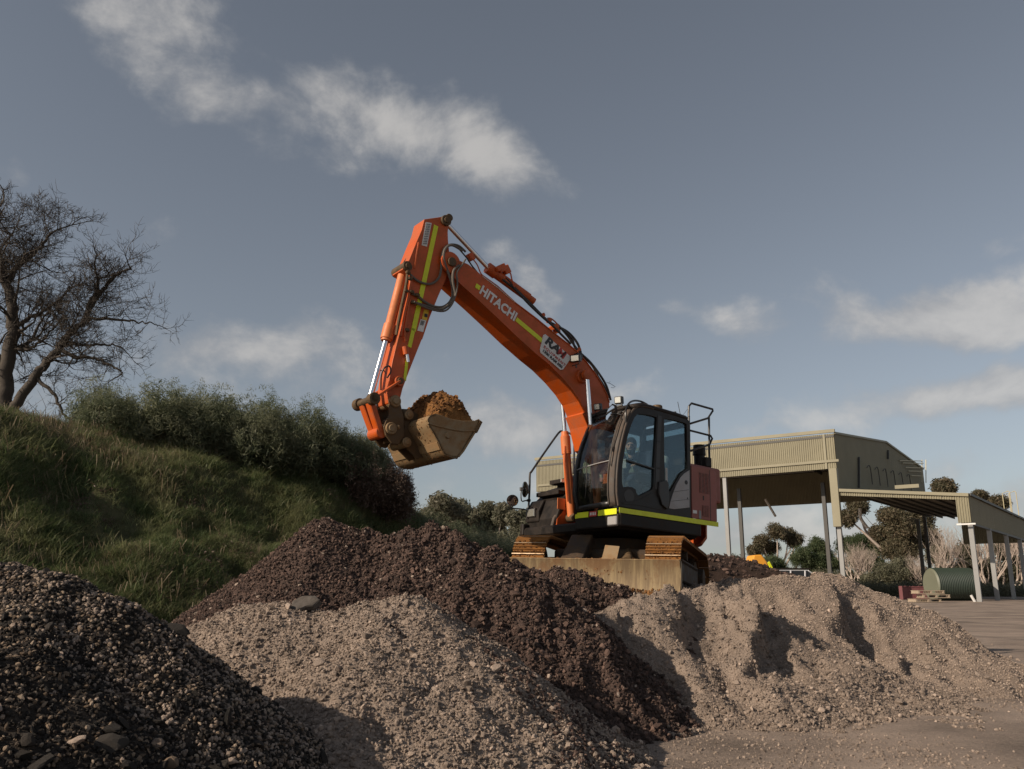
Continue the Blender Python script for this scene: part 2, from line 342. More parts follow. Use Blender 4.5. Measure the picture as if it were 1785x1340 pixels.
    def build(s, name, m, parent=None, bevel=0, smooth=False, seg=1, auto=35, **k):
        vs = s.v if s.M is None else [tuple(s.M @ Vector(v)) for v in s.v]
        me = bpy.data.meshes.new(name); me.from_pydata(vs, [], s.f); me.update()
        if smooth:
            me.polygons.foreach_set('use_smooth', [True] * len(me.polygons))
            try: me.set_sharp_from_angle(angle=R_(auto))
            except Exception: pass
        o = meshobj(name, me, m, parent, **k)
        if bevel:
            md = o.modifiers.new('bevel', 'BEVEL'); md.width = bevel; md.segments = seg; md.limit_method = 'ANGLE'; md.angle_limit = R_(35)
        return o
def catmull(p, k):
    out = []
    for i in range(len(p) - 1):
        a, b, c, d = p[max(i - 1, 0)], p[i], p[i + 1], p[min(i + 2, len(p) - 1)]
        for j in range(k):
            t = j / k; out.append(.5 * ((2 * b) + (c - a) * t + (2 * a - 5 * b + 4 * c - d) * t * t + (3 * b - a - 3 * c + d) * t ** 3))
    out.append(p[-1]); return out
def plate(name, outer, holes, y, th, M, m, parent, side=1, bevel=.004, **k):
    """flat plate in the x-z plane at y (filled 2D outline with holes), extruded th towards -side"""
    cu = bpy.data.curves.new(name, 'CURVE'); cu.dimensions = '2D'; cu.fill_mode = 'BOTH'; cu.extrude = th / 2; cu.bevel_depth = bevel
    for pl in [outer] + list(holes):
        sp = cu.splines.new('POLY'); sp.points.add(len(pl) - 1)
        for q, (x, z) in zip(sp.points, pl): q.co = (-x, z, 0, 1)
        sp.use_cyclic_u = True
    o = bpy.data.objects.new(name, cu); COL.objects.link(o)
    dg = bpy.context.evaluated_depsgraph_get(); me = bpy.data.meshes.new_from_object(o.evaluated_get(dg)); bpy.data.objects.remove(o); bpy.data.curves.remove(cu)
    me.name = name; me.transform(M @ Matrix(((-1, 0, 0, 0), (0, 0, 1, y - side * th / 2), (0, 1, 0, 0), (0, 0, 0, 1)))); me.materials.clear()
    return meshobj(name, me, m, parent, **k)
def text(name, body, size, M4, m, parent, bold=.0, ext=.002, shear=0, sx=1, space=1, **k):
    cu = bpy.data.curves.new(name, 'FONT'); cu.body = body; cu.size = size; cu.extrude = ext; cu.offset = bold; cu.shear = shear; cu.space_character = space
    cu.align_x = 'CENTER'; cu.align_y = 'CENTER'; cu.resolution_u = 3
    o = bpy.data.objects.new(name, cu); COL.objects.link(o)
    dg = bpy.context.evaluated_depsgraph_get(); me = bpy.data.meshes.new_from_object(o.evaluated_get(dg)); bpy.data.objects.remove(o); bpy.data.curves.remove(cu)
    me.name = name; me.transform(M4 @ Matrix.Diagonal((sx, 1, 1, 1))); me.materials.clear()
    return meshobj(name, me, m, parent, **k)

# numpy value noise
def vnoise(x, y, seed=0):
    xi = np.floor(x).astype(np.int64); yi = np.floor(y).astype(np.int64); xf = x - xi; yf = y - yi
    def h(a, b):
        n = (a * 374761393 + b * 668265263 + seed * 974634777) & 0xffffffff
        n = ((n ^ (n >> 13)) * 1274126177) & 0xffffffff; return ((n ^ (n >> 16)) & 0xffff) / 65535.
    u = xf * xf * (3 - 2 * xf); v = yf * yf * (3 - 2 * yf)
    return (h(xi, yi) * (1 - u) + h(xi + 1, yi) * u) * (1 - v) + (h(xi, yi + 1) * (1 - u) + h(xi + 1, yi + 1) * u) * v
def fbm(x, y, sc_, octv=4, seed=0, gain=.5):
    s = 0; a = 1; t = 0
    for i in range(octv):
        c, sn = math.cos(i * 1.3), math.sin(i * 1.3)
        s = s + a * (vnoise((x * c - y * sn) * sc_ * 2 ** i + 17 * i, (x * sn + y * c) * sc_ * 2 ** i + 5 * i, seed + i) - .5) * 2; t += a; a *= gain
    return s / t
def billow(x, y, sc_, octv=3, seed=0):
    s = 0; a = 1; t = 0
    for i in range(octv): s = s + a * (1 - np.abs(vnoise(x * sc_ * 2 ** i + 3 * i, y * sc_ * 2 ** i, seed + i) * 2 - 1) * 2); t += a; a *= .5
    return s / t
def cell(x, y, sc_, seed=0):
    """rounded lumps: 1 at cell centres falling to 0 (worley)"""
    X, Y = x * sc_, y * sc_; xi = np.floor(X).astype(np.int64); yi = np.floor(Y).astype(np.int64); best = np.full(X.shape, 9.)
    def h(a, b, k):
        n = (a * 374761393 + b * 668265263 + (seed + k) * 974634777) & 0xffffffff
        n = ((n ^ (n >> 13)) * 1274126177) & 0xffffffff; return ((n ^ (n >> 16)) & 0xffff) / 65535.
    for dx in (-1, 0, 1):
        for dy in (-1, 0, 1):
            cx, cy = xi + dx, yi + dy; px = cx + h(cx, cy, 1); py = cy + h(cx, cy, 2); best = np.minimum(best, (X - px) ** 2 + (Y - py) ** 2)
    return 1 - np.sqrt(np.minimum(best, 1))

def gridmesh(name, X, Y, Z, m, keep=None, smooth=True, **k):
    nu, nv = X.shape; co = np.stack([X, Y, Z], -1).reshape(-1, 3)
    idx = np.arange(nu * nv).reshape(nu, nv); q = np.stack([idx[:-1, :-1], idx[1:, :-1], idx[1:, 1:], idx[:-1, 1:]], -1).reshape(-1, 4)
    if keep is not None: q = q[keep.reshape(-1)[q].any(1)]
    used = np.unique(q); rm = np.full(nu * nv, -1); rm[used] = np.arange(len(used)); co = co[used]; q = rm[q]
    me = bpy.data.meshes.new(name); me.vertices.add(len(co)); me.vertices.foreach_set('co', co.astype(np.float32).ravel())
    me.loops.add(len(q) * 4); me.loops.foreach_set('vertex_index', q.astype(np.int32).ravel()); me.polygons.add(len(q))
    me.polygons.foreach_set('loop_start', (np.arange(len(q)) * 4).astype(np.int32)); me.update(calc_edges=True)
    if smooth: me.polygons.foreach_set('use_smooth', [True] * len(me.polygons))
    return meshobj(name, me, m, **k)

# ------------------------------------------------------------------ instancing of uncountable stuff (geometry nodes)
_NG = {}
def scatter(name, pts, rot, scl, idx, sources, parent=None, **k):
    key = tuple(s.name for s in sources)
    if key not in _NG:
        c = bpy.data.collections.new('source_' + name)
        for i, s in enumerate(sources): c.objects.link(s)
        ng = bpy.data.node_groups.new('scatter_' + name, 'GeometryNodeTree')
        ng.interface.new_socket('Geometry', in_out='INPUT', socket_type='NodeSocketGeometry'); ng.interface.new_socket('Geometry', in_out='OUTPUT', socket_type='NodeSocketGeometry')
        N = ng.nodes; L = ng.links; gi = N.new('NodeGroupInput'); go = N.new('NodeGroupOutput'); ip = N.new('GeometryNodeInstanceOnPoints')
        ci = N.new('GeometryNodeCollectionInfo'); ci.inputs['Collection'].default_value = c; ci.inputs['Separate Children'].default_value = True; ci.inputs['Reset Children'].default_value = True
        def at(nm, ty):
            a = N.new('GeometryNodeInputNamedAttribute'); a.data_type = ty; a.inputs['Name'].default_value = nm
            return [o for o in a.outputs if o.enabled and o.name == 'Attribute'][0]
        L.new(gi.outputs[0], ip.inputs['Points']); L.new(ci.outputs[0], ip.inputs['Instance']); ip.inputs['Pick Instance'].default_value = True
        L.new(at('pick', 'INT'), ip.inputs['Instance Index']); L.new(at('scl', 'FLOAT_VECTOR'), ip.inputs['Scale'])
        er = N.new('FunctionNodeEulerToRotation'); L.new(at('rot', 'FLOAT_VECTOR'), er.inputs[0]); L.new(er.outputs[0], ip.inputs['Rotation'])
        L.new(ip.outputs[0], go.inputs[0]); _NG[key] = ng
    me = bpy.data.meshes.new(name); n = len(pts); me.vertices.add(n); me.vertices.foreach_set('co', np.asarray(pts, np.float32).ravel())
    scl = np.asarray(scl, np.float32)
    if scl.ndim == 1: scl = np.repeat(scl[:, None], 3, 1)
    for nm, ty, d, key2 in (('rot', 'FLOAT_VECTOR', np.asarray(rot, np.float32), 'vector'), ('scl', 'FLOAT_VECTOR', scl, 'vector'), ('pick', 'INT', np.asarray(idx, np.int32), 'value')):
        a = me.attributes.new(nm, ty, 'POINT'); a.data.foreach_set(key2, d.ravel())
    o = meshobj(name, me, None, parent, **k); md = o.modifiers.new('scatter', 'NODES'); md.node_group = _NG[key]; return o
def src(name, verts, faces, m, smooth=False):
    me = bpy.data.meshes.new(name); me.from_pydata([tuple(v) for v in verts], [], faces); me.update(); me.materials.append(MATS[m])
    if smooth: me.polygons.foreach_set('use_smooth', [True] * len(me.polygons))
    return bpy.data.objects.new(name, me)
rng = np.random.default_rng(7); rnd = random.Random(5)
def rock_mesh(seed, sub=1, flat=(1, .8, .6), rough=.22, cuts=7):
    r = np.random.default_rng(seed); bm = bmesh.new(); bmesh.ops.create_icosphere(bm, subdivisions=sub, radius=1)
    P0 = r.normal(size=(cuts, 3)); P0 /= np.linalg.norm(P0, axis=1)[:, None]; D0 = r.uniform(.42, .88, cuts)
    for v in bm.verts:
        c = np.array(v.co) * (1 + r.uniform(-rough, rough))
        for nn, dd in zip(P0, D0):
            e = c @ nn - dd
            if e > 0: c = c - nn * e
        v.co = c * np.array(flat)
    vs = [tuple(v.co) for v in bm.verts]; fs = [tuple(v.index for v in f.verts) for f in bm.faces]; bm.free(); return vs, fs
def rock_sources(tagn, m, n=6, sub=1, flats=((1, .8, .6), (1, .7, .4), (1, .9, .75)), rough=.2):
    return [src(f'{tagn}_{i}', *rock_mesh(100 + i * 7 + sub, sub, flats[i % len(flats)], rough), m) for i in range(n)]

# ------------------------------------------------------------------ ground
def yard():
    xs = np.concatenate([[-900, -300, -100, -40, -16], np.arange(-10, 14, .08), [15, 17, 20, 25, 32, 42, 60, 90, 140, 300, 900]])
    ys = np.concatenate([[-300, -60, -10, 0], np.arange(3, 22, .08), [23, 25, 28, 32, 37, 43, 50, 60, 75, 95, 120, 160, 250, 500, 1500]])
    X, Y = np.meshgrid(xs, ys, indexing='ij'); near = np.clip((30 - np.hypot(X - 3, Y - 10)) / 12, 0, 1)
    Z = near * (fbm(X, Y, .5, 4, 3) * .035 + fbm(X, Y, 3, 3, 9) * .012)
    for (ax, ay, bx, by, w) in ((9.5, 6, 2.2, 24, .16), (11.1, 6, 3.9, 24, .16), (7.0, 6.2, 13.8, 19, .13), (8.4, 6.2, 15.2, 19, .13)):   # wheel ruts
        L = math.hypot(bx - ax, by - ay); d = np.abs((X - ax) * (by - ay) - (Y - ay) * (bx - ax)) / L + fbm(X, Y, .4, 2, 12) * .25
        Z = Z - near * .035 * np.exp(-(d / w) ** 2) + near * .018 * np.exp(-((d - w * 2) / (w * .8)) ** 2) + near * .008 * np.exp(-(d / w) ** 2) * np.sin(Y * 40)
    gridmesh('ground', X, Y, Z, 'yard_dirt', kind='structure')
yard()

# ------------------------------------------------------------------ heaps
def seg_field(X, Y, ridge):
    """distance to ridge polyline and ridge height, per segment best of height"""
    return [(np.array(ridge[i]), np.array(ridge[i + 1])) for i in range(len(ridge) - 1)]
def heap_height(X, Y, ridges, slope, rnd_r=.12, warp=.12, seed=1, power=1.0, foot=None):
    wx = X + fbm(X, Y, 1.1, 3, seed) * warp; wy = Y + fbm(X, Y, 1.1, 3, seed + 50) * warp
    H = np.full(X.shape, -9.)
    for ridge in ridges:
        for i in range(len(ridge) - 1):
            a, b = np.array(ridge[i]), np.array(ridge[i + 1]); ab = b[:2] - a[:2]; L2 = max(ab @ ab, 1e-6)
            t = np.clip(((wx - a[0]) * ab[0] + (wy - a[1]) * ab[1]) / L2, 0, 1); d = np.hypot(wx - a[0] - ab[0] * t, wy - a[1] - ab[1] * t)
            d = np.sqrt(d * d + rnd_r ** 2) - rnd_r; z = a[2] + (b[2] - a[2]) * t
            if power == 1.0: h = z - slope * d
            else: u = np.clip(d * slope / np.maximum(z, .05) / power, 0, 4); h = np.where(u < 1, z * (1 - np.minimum(u, 1)) ** power, -.3 * (u - 1))
            H = np.maximum(H, h)
    return H
HEAPS = {}
def heap(key, name, label, ridges, slope, box, res, m, detail, cat='pile', group=None, **kw):
    x0, x1, y0, y1 = box; xs = np.arange(x0, x1, res); ys = np.arange(y0, y1, res); X, Y = np.meshgrid(xs, ys, indexing='ij')
    H = heap_height(X, Y, ridges, slope, **kw); Z = H + detail(X, Y, H) - .03
    root = empty(name, ((x0 + x1) / 2, (y0 + y1) / 2, 0), label=label, cat=cat, group=group)
    Xc, Yc = X - root.location.x, Y - root.location.y
    gridmesh('surface', Xc, Yc, np.maximum(Z, -.15), m, keep=Z > -.03, parent=root)
    HEAPS[key] = (root, X, Y, Z, res, box); return root
def heap_points(key, n, facing=True, mask=None, seed=0):
    root, X, Y, Z, res, box = HEAPS[key]; r = np.random.default_rng(seed + 11)
    gx, gy = np.gradient(Z, res); nz = 1 / np.sqrt(1 + gx ** 2 + gy ** 2); nx, ny = -gx * nz, -gy * nz
    w = (1 / nz) * (Z > -.01)
    if facing:
        vx, vy, vz = -X, -Y, CAM_H - Z; L = np.sqrt(vx ** 2 + vy ** 2 + vz ** 2); w = w * ((nx * vx + ny * vy + nz * vz) / L > -.25)
    if mask is not None: w = w * mask(X, Y, Z)
    w = w.ravel() / w.sum(); i = r.choice(w.size, n, p=w); jx = r.uniform(-.5, .5, n) * res; jy = r.uniform(-.5, .5, n) * res
    x, y = X.ravel()[i], Y.ravel()[i]; z = Z.ravel()[i] + gx.ravel()[i] * jx + gy.ravel()[i] * jy
    nrm = np.stack([nx.ravel()[i], ny.ravel()[i], nz.ravel()[i]], -1)
    return np.stack([x + jx - root.location.x, y + jy - root.location.y, z], -1), nrm, root
def heap_loose(key, name, n, size, srcs, seed=0, power=2.2, flat=True, mask=None, sink=.2, facing=True):
    p, nrm, root = heap_points(key, n, mask=mask, seed=seed, facing=facing); r = np.random.default_rng(seed)
    s = size[0] + (size[1] - size[0]) * r.random(n) ** power; rot = r.uniform(0, 6.28, (n, 3))
    if flat: rot[:, 0] = nrm[:, 1] * -1 + r.normal(0, .5, n); rot[:, 1] = nrm[:, 0] + r.normal(0, .5, n)
    p = p + nrm * (s * (.5 - sink))[:, None]
    scatter(name, p, rot, s, r.integers(0, len(srcs), n), srcs, root, kind='stuff')
def heap_big(key, n, size, meshes, names, seed=0, power=1.5, mask=None, sink=.15):
    """the largest pieces, each its own object"""
    p, nrm, root = heap_points(key, n, mask=mask, seed=seed + 99); r = np.random.default_rng(seed + 3)
    for i in range(n):
        s = size[0] + (size[1] - size[0]) * r.random() ** power; k = int(r.integers(0, len(meshes)))
        o = bpy.data.objects.new(names[k], meshes[k]); COL.objects.link(o); o.parent = root
        o.location = Vector(p[i]) + Vector(nrm[i]) * s * (.5 - sink); o.scale = (s,) * 3
        q = Vector(nrm[i]).to_track_quat('Z', 'Y').to_euler(); o.rotation_euler = (q.x + r.normal(0, .35), q.y + r.normal(0, .35), r.uniform(0, 6.28))
def rock_me(nm, seed, m, sub=2, flat=(1, .8, .6), rough=.07, cuts=9):
    o = src(nm, *rock_mesh(seed, sub, flat, rough, cuts), m); me = o.data; bpy.data.objects.remove(o); return me

S_mixed = rock_sources('grit_mixed', 'stones_mixed', 7, rough=.34, flats=((1, .75, .5), (1, .6, .3), (1, .85, .6))); S_tan = rock_sources('grit_tan', 'stones_tan', 6); S_pale = rock_sources('grit_pale', 'stones_pale', 6)
S_clod = rock_sources('clod', 'clods_dark', 6, sub=2, flats=((1, .9, .8), (1, .8, .7), (1, .95, .6)), rough=.30); S_clodo = rock_sources('clod_orange', 'clods_orange', 4, sub=2, flats=((1, .9, .8),), rough=.18)
S_crumb = rock_sources('crumb', 'stones_tan', 6, sub=2, flats=((1, .9, .8), (1, .8, .65)), rough=.32)
M_mixed = [rock_me('stone', 40 + i, 'stones_mixed', flat=((1, .8, .6), (1, .7, .45), (1, .85, .7))[i % 3]) for i in range(6)]
M_asph = [rock_me('asphalt_chunk', 60 + i, 'asphalt_chunk', flat=((1, .7, .25), (1, .8, .3), (1, .6, .4))[i % 3]) for i in range(4)]
M_tan = [rock_me('stone', 80 + i, 'stones_tan', flat=((1, .8, .6), (1, .7, .5), (1, .9, .7))[i % 3]) for i in range(5)]
M_pale = [rock_me('stone', 85 + i, 'stones_pale', flat=((1, .8, .6), (1, .7, .5), (1, .9, .7))[i % 3]) for i in range(5)]
M_clod = [rock_me('clod', 90 + i, 'clods_dark', flat=(1, .9, .75), rough=.14) for i in range(5)]

def rd(*q): return [tuple(P(*a)) for a in q]
# left foreground heap: broken asphalt and pale gravel
heap('left', 'gravel_heap', 'near heap of black broken asphalt and pale gravel at the left edge',
     [rd((-330, 990, 5.2), (0, 995, 5.0), (75, 1004, 4.9), (160, 1038, 4.8), (200, 1086, 4.8), (205, 1150, 4.75), (200, 1240, 4.7)), rd((60, 1006, 4.9), (30, 1120, 4.1))],
     .86, (-4.6, .6, 1.7, 7.6), .018, 'soil_black', lambda X, Y, H: fbm(X, Y, 1.6, 4, 21) * .07 + cell(X, Y, 9, 4) * .035 + fbm(X, Y, 14, 3, 5) * .012, seed=3, rnd_r=.3, group='heaps of spoil in the yard')
pale_patch = lambda X, Y, Z: fbm(X, Y, 1.3, 3, 77) > .0
heap_loose('left', 'loose_gravel', 70000, (.005, .020), S_mixed, 1, 2.2)
heap_loose('left', 'pale_gravel', 15000, (.005, .020), S_tan, 2, 2.0, mask=lambda X, Y, Z: np.clip(fbm(X, Y, 1.6, 4, 77) * 6 - .4, 0, 1) + np.clip((Z - 1.05) * 3, 0, .7) + .03)
heap_big('left', 210, (.017, .045), M_mixed, ['stone'] * 6, 1, 2.2)
near_w = lambda X, Y, Z: np.exp(-(Y - 2.6) * 1.1)
heap_big('left', 110, (.028, .085), M_asph, ['asphalt_chunk'] * 4, 2, 2.2)
heap_big('left', 16, (.07, .13), M_asph, ['asphalt_chunk'] * 4, 22, 1.2, mask=lambda X, Y, Z: near_w(X, Y, Z) * (X < -.8), sink=.1)
heap_big('left', 70, (.03, .06), M_mixed + M_pale, ['stone'] * 11, 23, 1.4, mask=lambda X, Y, Z: near_w(X, Y, Z))
heap_big('left', 30, (.02, .042), M_pale, ['stone'] * 5, 4, 1.8, mask=lambda X, Y, Z: fbm(X, Y, 1.4, 3, 77) > -.1)
# centre crushed rock heap
heap('mid', 'gravel_heap', 'middle heap of tan crushed rock below the dark soil heap',
     [rd((180, 1135, 8.0), (300, 1105, 7.6), (420, 1064, 7.4), (500, 1052, 7.2), (560, 1062, 7.1), (640, 1052, 7.1), (700, 1054, 7.0), (765, 1098, 6.9), (820, 1180, 6.8), (860, 1290, 6.7)), rd((690, 1054, 7.0), (640, 1130, 6.3), (600, 1250, 5.5)), rd((765, 1098, 6.9), (765, 1210, 6.0), (750, 1300, 5.6))],
     .61, (-4.5, 1.6, 3.2, 9.6), .022, 'soil_gravel', lambda X, Y, H: fbm(X, Y, 1.4, 4, 31) * .08 + fbm(X, Y, 5, 4, 33) * .045 + cell(X, Y, 6, 18) * .03 + cell(X, Y, 14, 8) * .03, seed=5, rnd_r=.15, group='heaps of spoil in the yard')
heap_loose('mid', 'loose_gravel', 80000, (.0035, .014), S_tan, 3, 2.4)
heap_loose('mid', 'crumbs', 8000, (.008, .024), S_crumb, 64, 2.2)
heap_big('mid', 240, (.018, .055), M_tan, ['stone'] * 5, 5, 2.4)
heap_loose('mid', 'coarse_gravel', 2600, (.014, .030), S_tan, 6, 1.8, mask=lambda X, Y, Z: np.clip(.9 - Z, .05, 1))
# dark soil heap
heap('dark', 'soil_heap', 'tall heap of dark purplish brown soil in front of the grass bank',
     [rd((300, 1100, 9.0), (420, 1020, 9.3), (500, 955, 9.5), (548, 918, 9.5), (570, 903, 9.5), (606, 918, 9.5), (680, 950, 9.4), (740, 930, 9.4), (800, 945, 9.3), (870, 975, 9.1), (885, 1040, 9.0), (905, 1110, 8.9), (925, 1180, 9.1), (940, 1225, 9.3)),
      rd((740, 930, 9.4), (790, 1040, 8.6), (825, 1150, 8.1), (860, 1225, 8.1)), rd((572, 912, 9.5), (540, 1010, 8.6), (430, 1060, 8.3)), rd((880, 985, 9.2), (875, 1085, 8.6), (900, 1155, 8.5)),
      rd((905, 1000, 10.8), (1000, 1003, 10.9), (1060, 1022, 10.8), (1110, 1052, 10.6), (1160, 1100, 10.4))],
     .86, (-5.2, 3.4, 5.8, 13.5), .03, 'soil_dark', lambda X, Y, H: fbm(X, Y, 1.2, 4, 41) * .09 + billow(X, Y, 2.6, 4, 43) * .11 * (X > -1.6) + cell(X, Y, 5, 6) * .08 * np.clip(X + 1.8, 0, 1) + cell(X, Y, 13, 9) * .035 + fbm(X, Y, 12, 3, 45) * .012, seed=8, rnd_r=.1, group='heaps of spoil in the yard')
heap_loose('dark', 'loose_soil', 80000, (.006, .024), S_clod, 7, 2.6)
heap_loose('dark', 'coarse_clods', 4000, (.014, .042), S_clod, 8, 2.8, mask=lambda X, Y, Z: (X > -1.5) * 1.0)
heap_big('dark', 110, (.022, .065), M_clod, ['clod'] * 5, 8, 2.2, mask=lambda X, Y, Z: (X > -1.3) * 1.0)
def bite(X, Y, a, b, depth, w, edge=.10):
    """a slump scar: a sharp face along the line a-b, dug out to its right"""
    a, b = P(*a), P(*b); t0 = (Y - a.y) / (b.y - a.y); t = np.clip(t0, -.3, 1.25); xe = a.x + (b.x - a.x) * t + fbm(X, Y, 1.2, 4, 300) * .42; d = X - xe
    s = np.clip(d / edge + .5, 0, 1); s = s * s * (3 - 2 * s); fade = np.clip(1.25 - np.abs(t0 - .5) * 1.1, 0, 1)
    return -depth * s * np.exp(-(np.maximum(d, 0) / w) ** 2) * fade
heap_loose('dark', 'tan_spill', 5000, (.006, .02), S_tan, 61, 2.0, mask=lambda X, Y, Z: np.clip(-1.2 - X, 0, 1) * np.clip(1.15 - Z, 0, 1) * (fbm(X, Y, 2, 3, 88) > -.1))
heap_loose('mid', 'dark_spill', 3500, (.006, .024), S_clod, 62, 2.2, mask=lambda X, Y, Z: np.clip((X + 1.2) * .8 + (Y - 6.6) * .8, 0, 1) * (fbm(X, Y, 2, 3, 89) > .0))
heap_loose('dark', 'stray_stones', 1200, (.008, .03), S_pale, 63, 2.6)
# compact tan heap front right
def cliff(X, Y, H):
    d = np.clip(H * 2, 0, 1) * (bite(X, Y, (1290, 1013, 11.4), (1330, 1135, 9.7), .46, .55, .14) + bite(X, Y, (1150, 1045, 10.8), (1172, 1090, 10.0), .16, .25, .06) + bite(X, Y, (1060, 1070, 10.3), (1085, 1120, 9.6), .14, .3, .06) + bite(X, Y, (1225, 1030, 11), (1262, 1090, 10.2), .10, .22, .06)) + fbm(X, Y, 1.1, 4, 51) * .12 + (billow(X, Y, 1.3, 4, 53) - .2) * .13 * np.clip(H * 1.3, 0, 1) + billow(X, Y, 3.6, 4, 56) * .10 * np.clip(H + .2, .2, 1) + fbm(X, Y, 9, 3, 55) * .03 + cell(X, Y, 6, 12) * .06 * np.clip(.9 - H, .15, 1)
    return d
heap('tan', 'soil_heap', 'compact tan soil heap with a craggy crest just in front of the blade',
     [rd((1010, 1090, 9.8), (1060, 1062, 10.1), (1110, 1052, 10.4), (1150, 1040, 10.7), (1195, 1030, 11.0), (1250, 1019, 11.1), (1290, 1015, 11.0), (1300, 1030, 10.7), (1340, 1075, 10.4), (1395, 1118, 10.1), (1450, 1150, 10.0)), rd((1290, 1018, 11.0), (1300, 1090, 10.0), (1320, 1150, 9.4)), rd((1100, 1060, 10.3), (1120, 1130, 9.5), (1140, 1200, 8.9)), rd((1200, 1130, 9.6), (1230, 1190, 9.0))],
     .78, (-.6, 8.0, 6.8, 13.5), .03, 'soil_tan', cliff, seed=12, rnd_r=.06, warp=.22, power=1.35, group='heaps of spoil in the yard')
heap_loose('tan', 'loose_gravel', 60000, (.005, .013), S_tan, 11, 2.4, mask=lambda X, Y, Z: np.clip(1.1 - Z, .4, 1))
heap_loose('tan', 'coarse_clods', 5000, (.010, .034), S_tan, 12, 3.0, mask=lambda X, Y, Z: np.clip(.55 - Z, 0.02, 1))
heap_loose('tan', 'crumbs', 6000, (.008, .028), S_crumb, 65, 2.4)
heap_big('tan', 70, (.02, .06), M_tan, ['stone'] * 5, 13, 2.2, mask=lambda X, Y, Z: np.clip(.6 - Z, .02, 1))
# pale gravel heap behind right
heap('pale', 'gravel_heap', 'pale gravel heap with a dark undercut right flank beside the open yard',
     [rd((1200, 1030, 13.2), (1270, 1012, 13.2), (1330, 1005, 13.2), (1400, 1001, 13.2), (1470, 1007, 13.0), (1500, 1018, 12.8), (1545, 1050, 12.6), (1600, 1092, 12.4), (1660, 1135, 12.2), (1740, 1185, 12.0)), rd((1440, 1004, 13.9), (1490, 1012, 13.9), (1545, 1046, 13.7), (1605, 1092, 13.4)), rd((1480, 1012, 12.9), (1500, 1075, 12.0), (1560, 1140, 11.4)), rd((1400, 1001, 13.2), (1390, 1060, 12.2), (1420, 1120, 11.4))],
     .62, (1.6, 9.2, 9.6, 16.5), .035, 'soil_pale', lambda X, Y, H: np.clip(H * 2, 0, 1) * (bite(X, Y, (1462, 1038, 12.5), (1515, 1185, 10.8), .60, .85, .22) + bite(X, Y, (1560, 1100, 12.0), (1610, 1180, 11.2), .2, .4, .14)) + fbm(X, Y, 1.0, 4, 61) * .09 + billow(X * 1.5, Y, 1.6, 3, 63) * .08 + fbm(X, Y, 8, 3, 65) * .02, seed=15, rnd_r=.2, warp=.25, group='heaps of spoil in the yard')
heap_loose('pale', 'loose_gravel', 50000, (.006, .018), S_pale, 14, 2.0)
heap_big('pale', 120, (.022, .06), M_pale, ['stone'] * 5, 15, 2.4)
# mound the excavator stands on
TPOS = Vector((1.7225, 14.3413, 1.016)); YAW, TILT, ROLL, SWING = -1.8933, -.0531, -.0238, -.617
Rm = Matrix.Rotation(YAW, 4, 'Z') @ Matrix.Rotation(TILT, 4, 'Y') @ Matrix.Rotation(ROLL, 4, 'X')
ROOT = Matrix.Translation(TPOS) @ Rm
def bench(X, Y, H):
    Ri = ROOT.inverted(); nrm = (Rm @ Vector((0, 0, 1))); zp = TPOS.z - (nrm.x * (X - TPOS.x) + nrm.y * (Y - TPOS.y)) / nrm.z
    lx = (X - TPOS.x) * math.cos(YAW) + (Y - TPOS.y) * math.sin(YAW); ly = -(X - TPOS.x) * math.sin(YAW) + (Y - TPOS.y) * math.cos(YAW)
    dd = np.maximum(np.maximum(np.abs(lx) - 2.15, np.abs(ly) - 1.6), 0); k = np.clip(dd / .7, 0, 1); k = k * k * (3 - 2 * k)
    n = fbm(X, Y, 1.3, 4, 71) * .1 + cell(X, Y, 5, 3) * .06
    t = zp - .015 + fbm(X, Y, 6, 3, 72) * .015; t = np.minimum(t, 1.3)
    return (t * (1 - k) + (H + n) * k) - H
heap('mound', 'earth_mound', 'low dark earth mound under and behind the excavator',
     [[(-.6, 13.6, .75), (1.7, 13.9, .95), (3.6, 16.0, .9)], rd((1180, 972, 19), (1245, 970, 19), (1280, 974, 19), (1315, 992, 18.8), (1350, 1016, 18.4), (1400, 1050, 18))],
     .62, (-3.0, 10.5, 10.6, 23.5), .07, 'soil_mound', bench, seed=19, rnd_r=1.0, warp=.2, group='heaps of spoil in the yard')
heap_loose('mound', 'loose_soil', 5000, (.02, .07), S_clod, 17, 2.4, sink=.35)
# loose gravel scattered on the ground in front and right
def ground_gravel():
    n = 60000; r = np.random.default_rng(4); y = r.uniform(5.8, 15, n); x = r.uniform(-1.2, 1, n) ; x = r.uniform(0, 1, n) * (y * .62 + 1) - .9
    keep = fbm(x, y, .7, 3, 81) + r.uniform(-.6, .6, n) > (.15 + (x - 2.2) * .12); x, y = x[keep], y[keep]; n = len(x)
    z = fbm(x, y, .5, 4, 3) * .035 + fbm(x, y, 3, 3, 9) * .012
    s = .004 + .016 * r.random(n) ** 3
    scatter('scattered_gravel', np.stack([x, y, z + s * .2], -1), r.uniform(0, 6.28, (n, 3)), s, r.integers(0, 6, n), S_tan, kind='stuff', label='loose tan grit scattered over the packed yard dirt', cat='gravel')
ground_gravel()
# ground-level rubble strip along the right foot of the heaps
def rubble():
    r = np.random.default_rng(9); n = 900; t = r.random(n); a = ground_at(1600, 1120); b = ground_at(1760, 1180)
    x = a.x + (b.x - a.x) * t + r.normal(0, .45, n); y = a.y + (b.y - a.y) * t + r.normal(0, .45, n); s = .012 + .06 * r.random(n) ** 3
    scatter('rubble', np.stack([x, y, s * .3], -1), r.uniform(0, 6.28, (n, 3)), s, r.integers(0, 6, n), S_pale, kind='stuff', label='strip of loose pale rubble trailing right from the pale gravel heap', cat='rubble')
rubble()
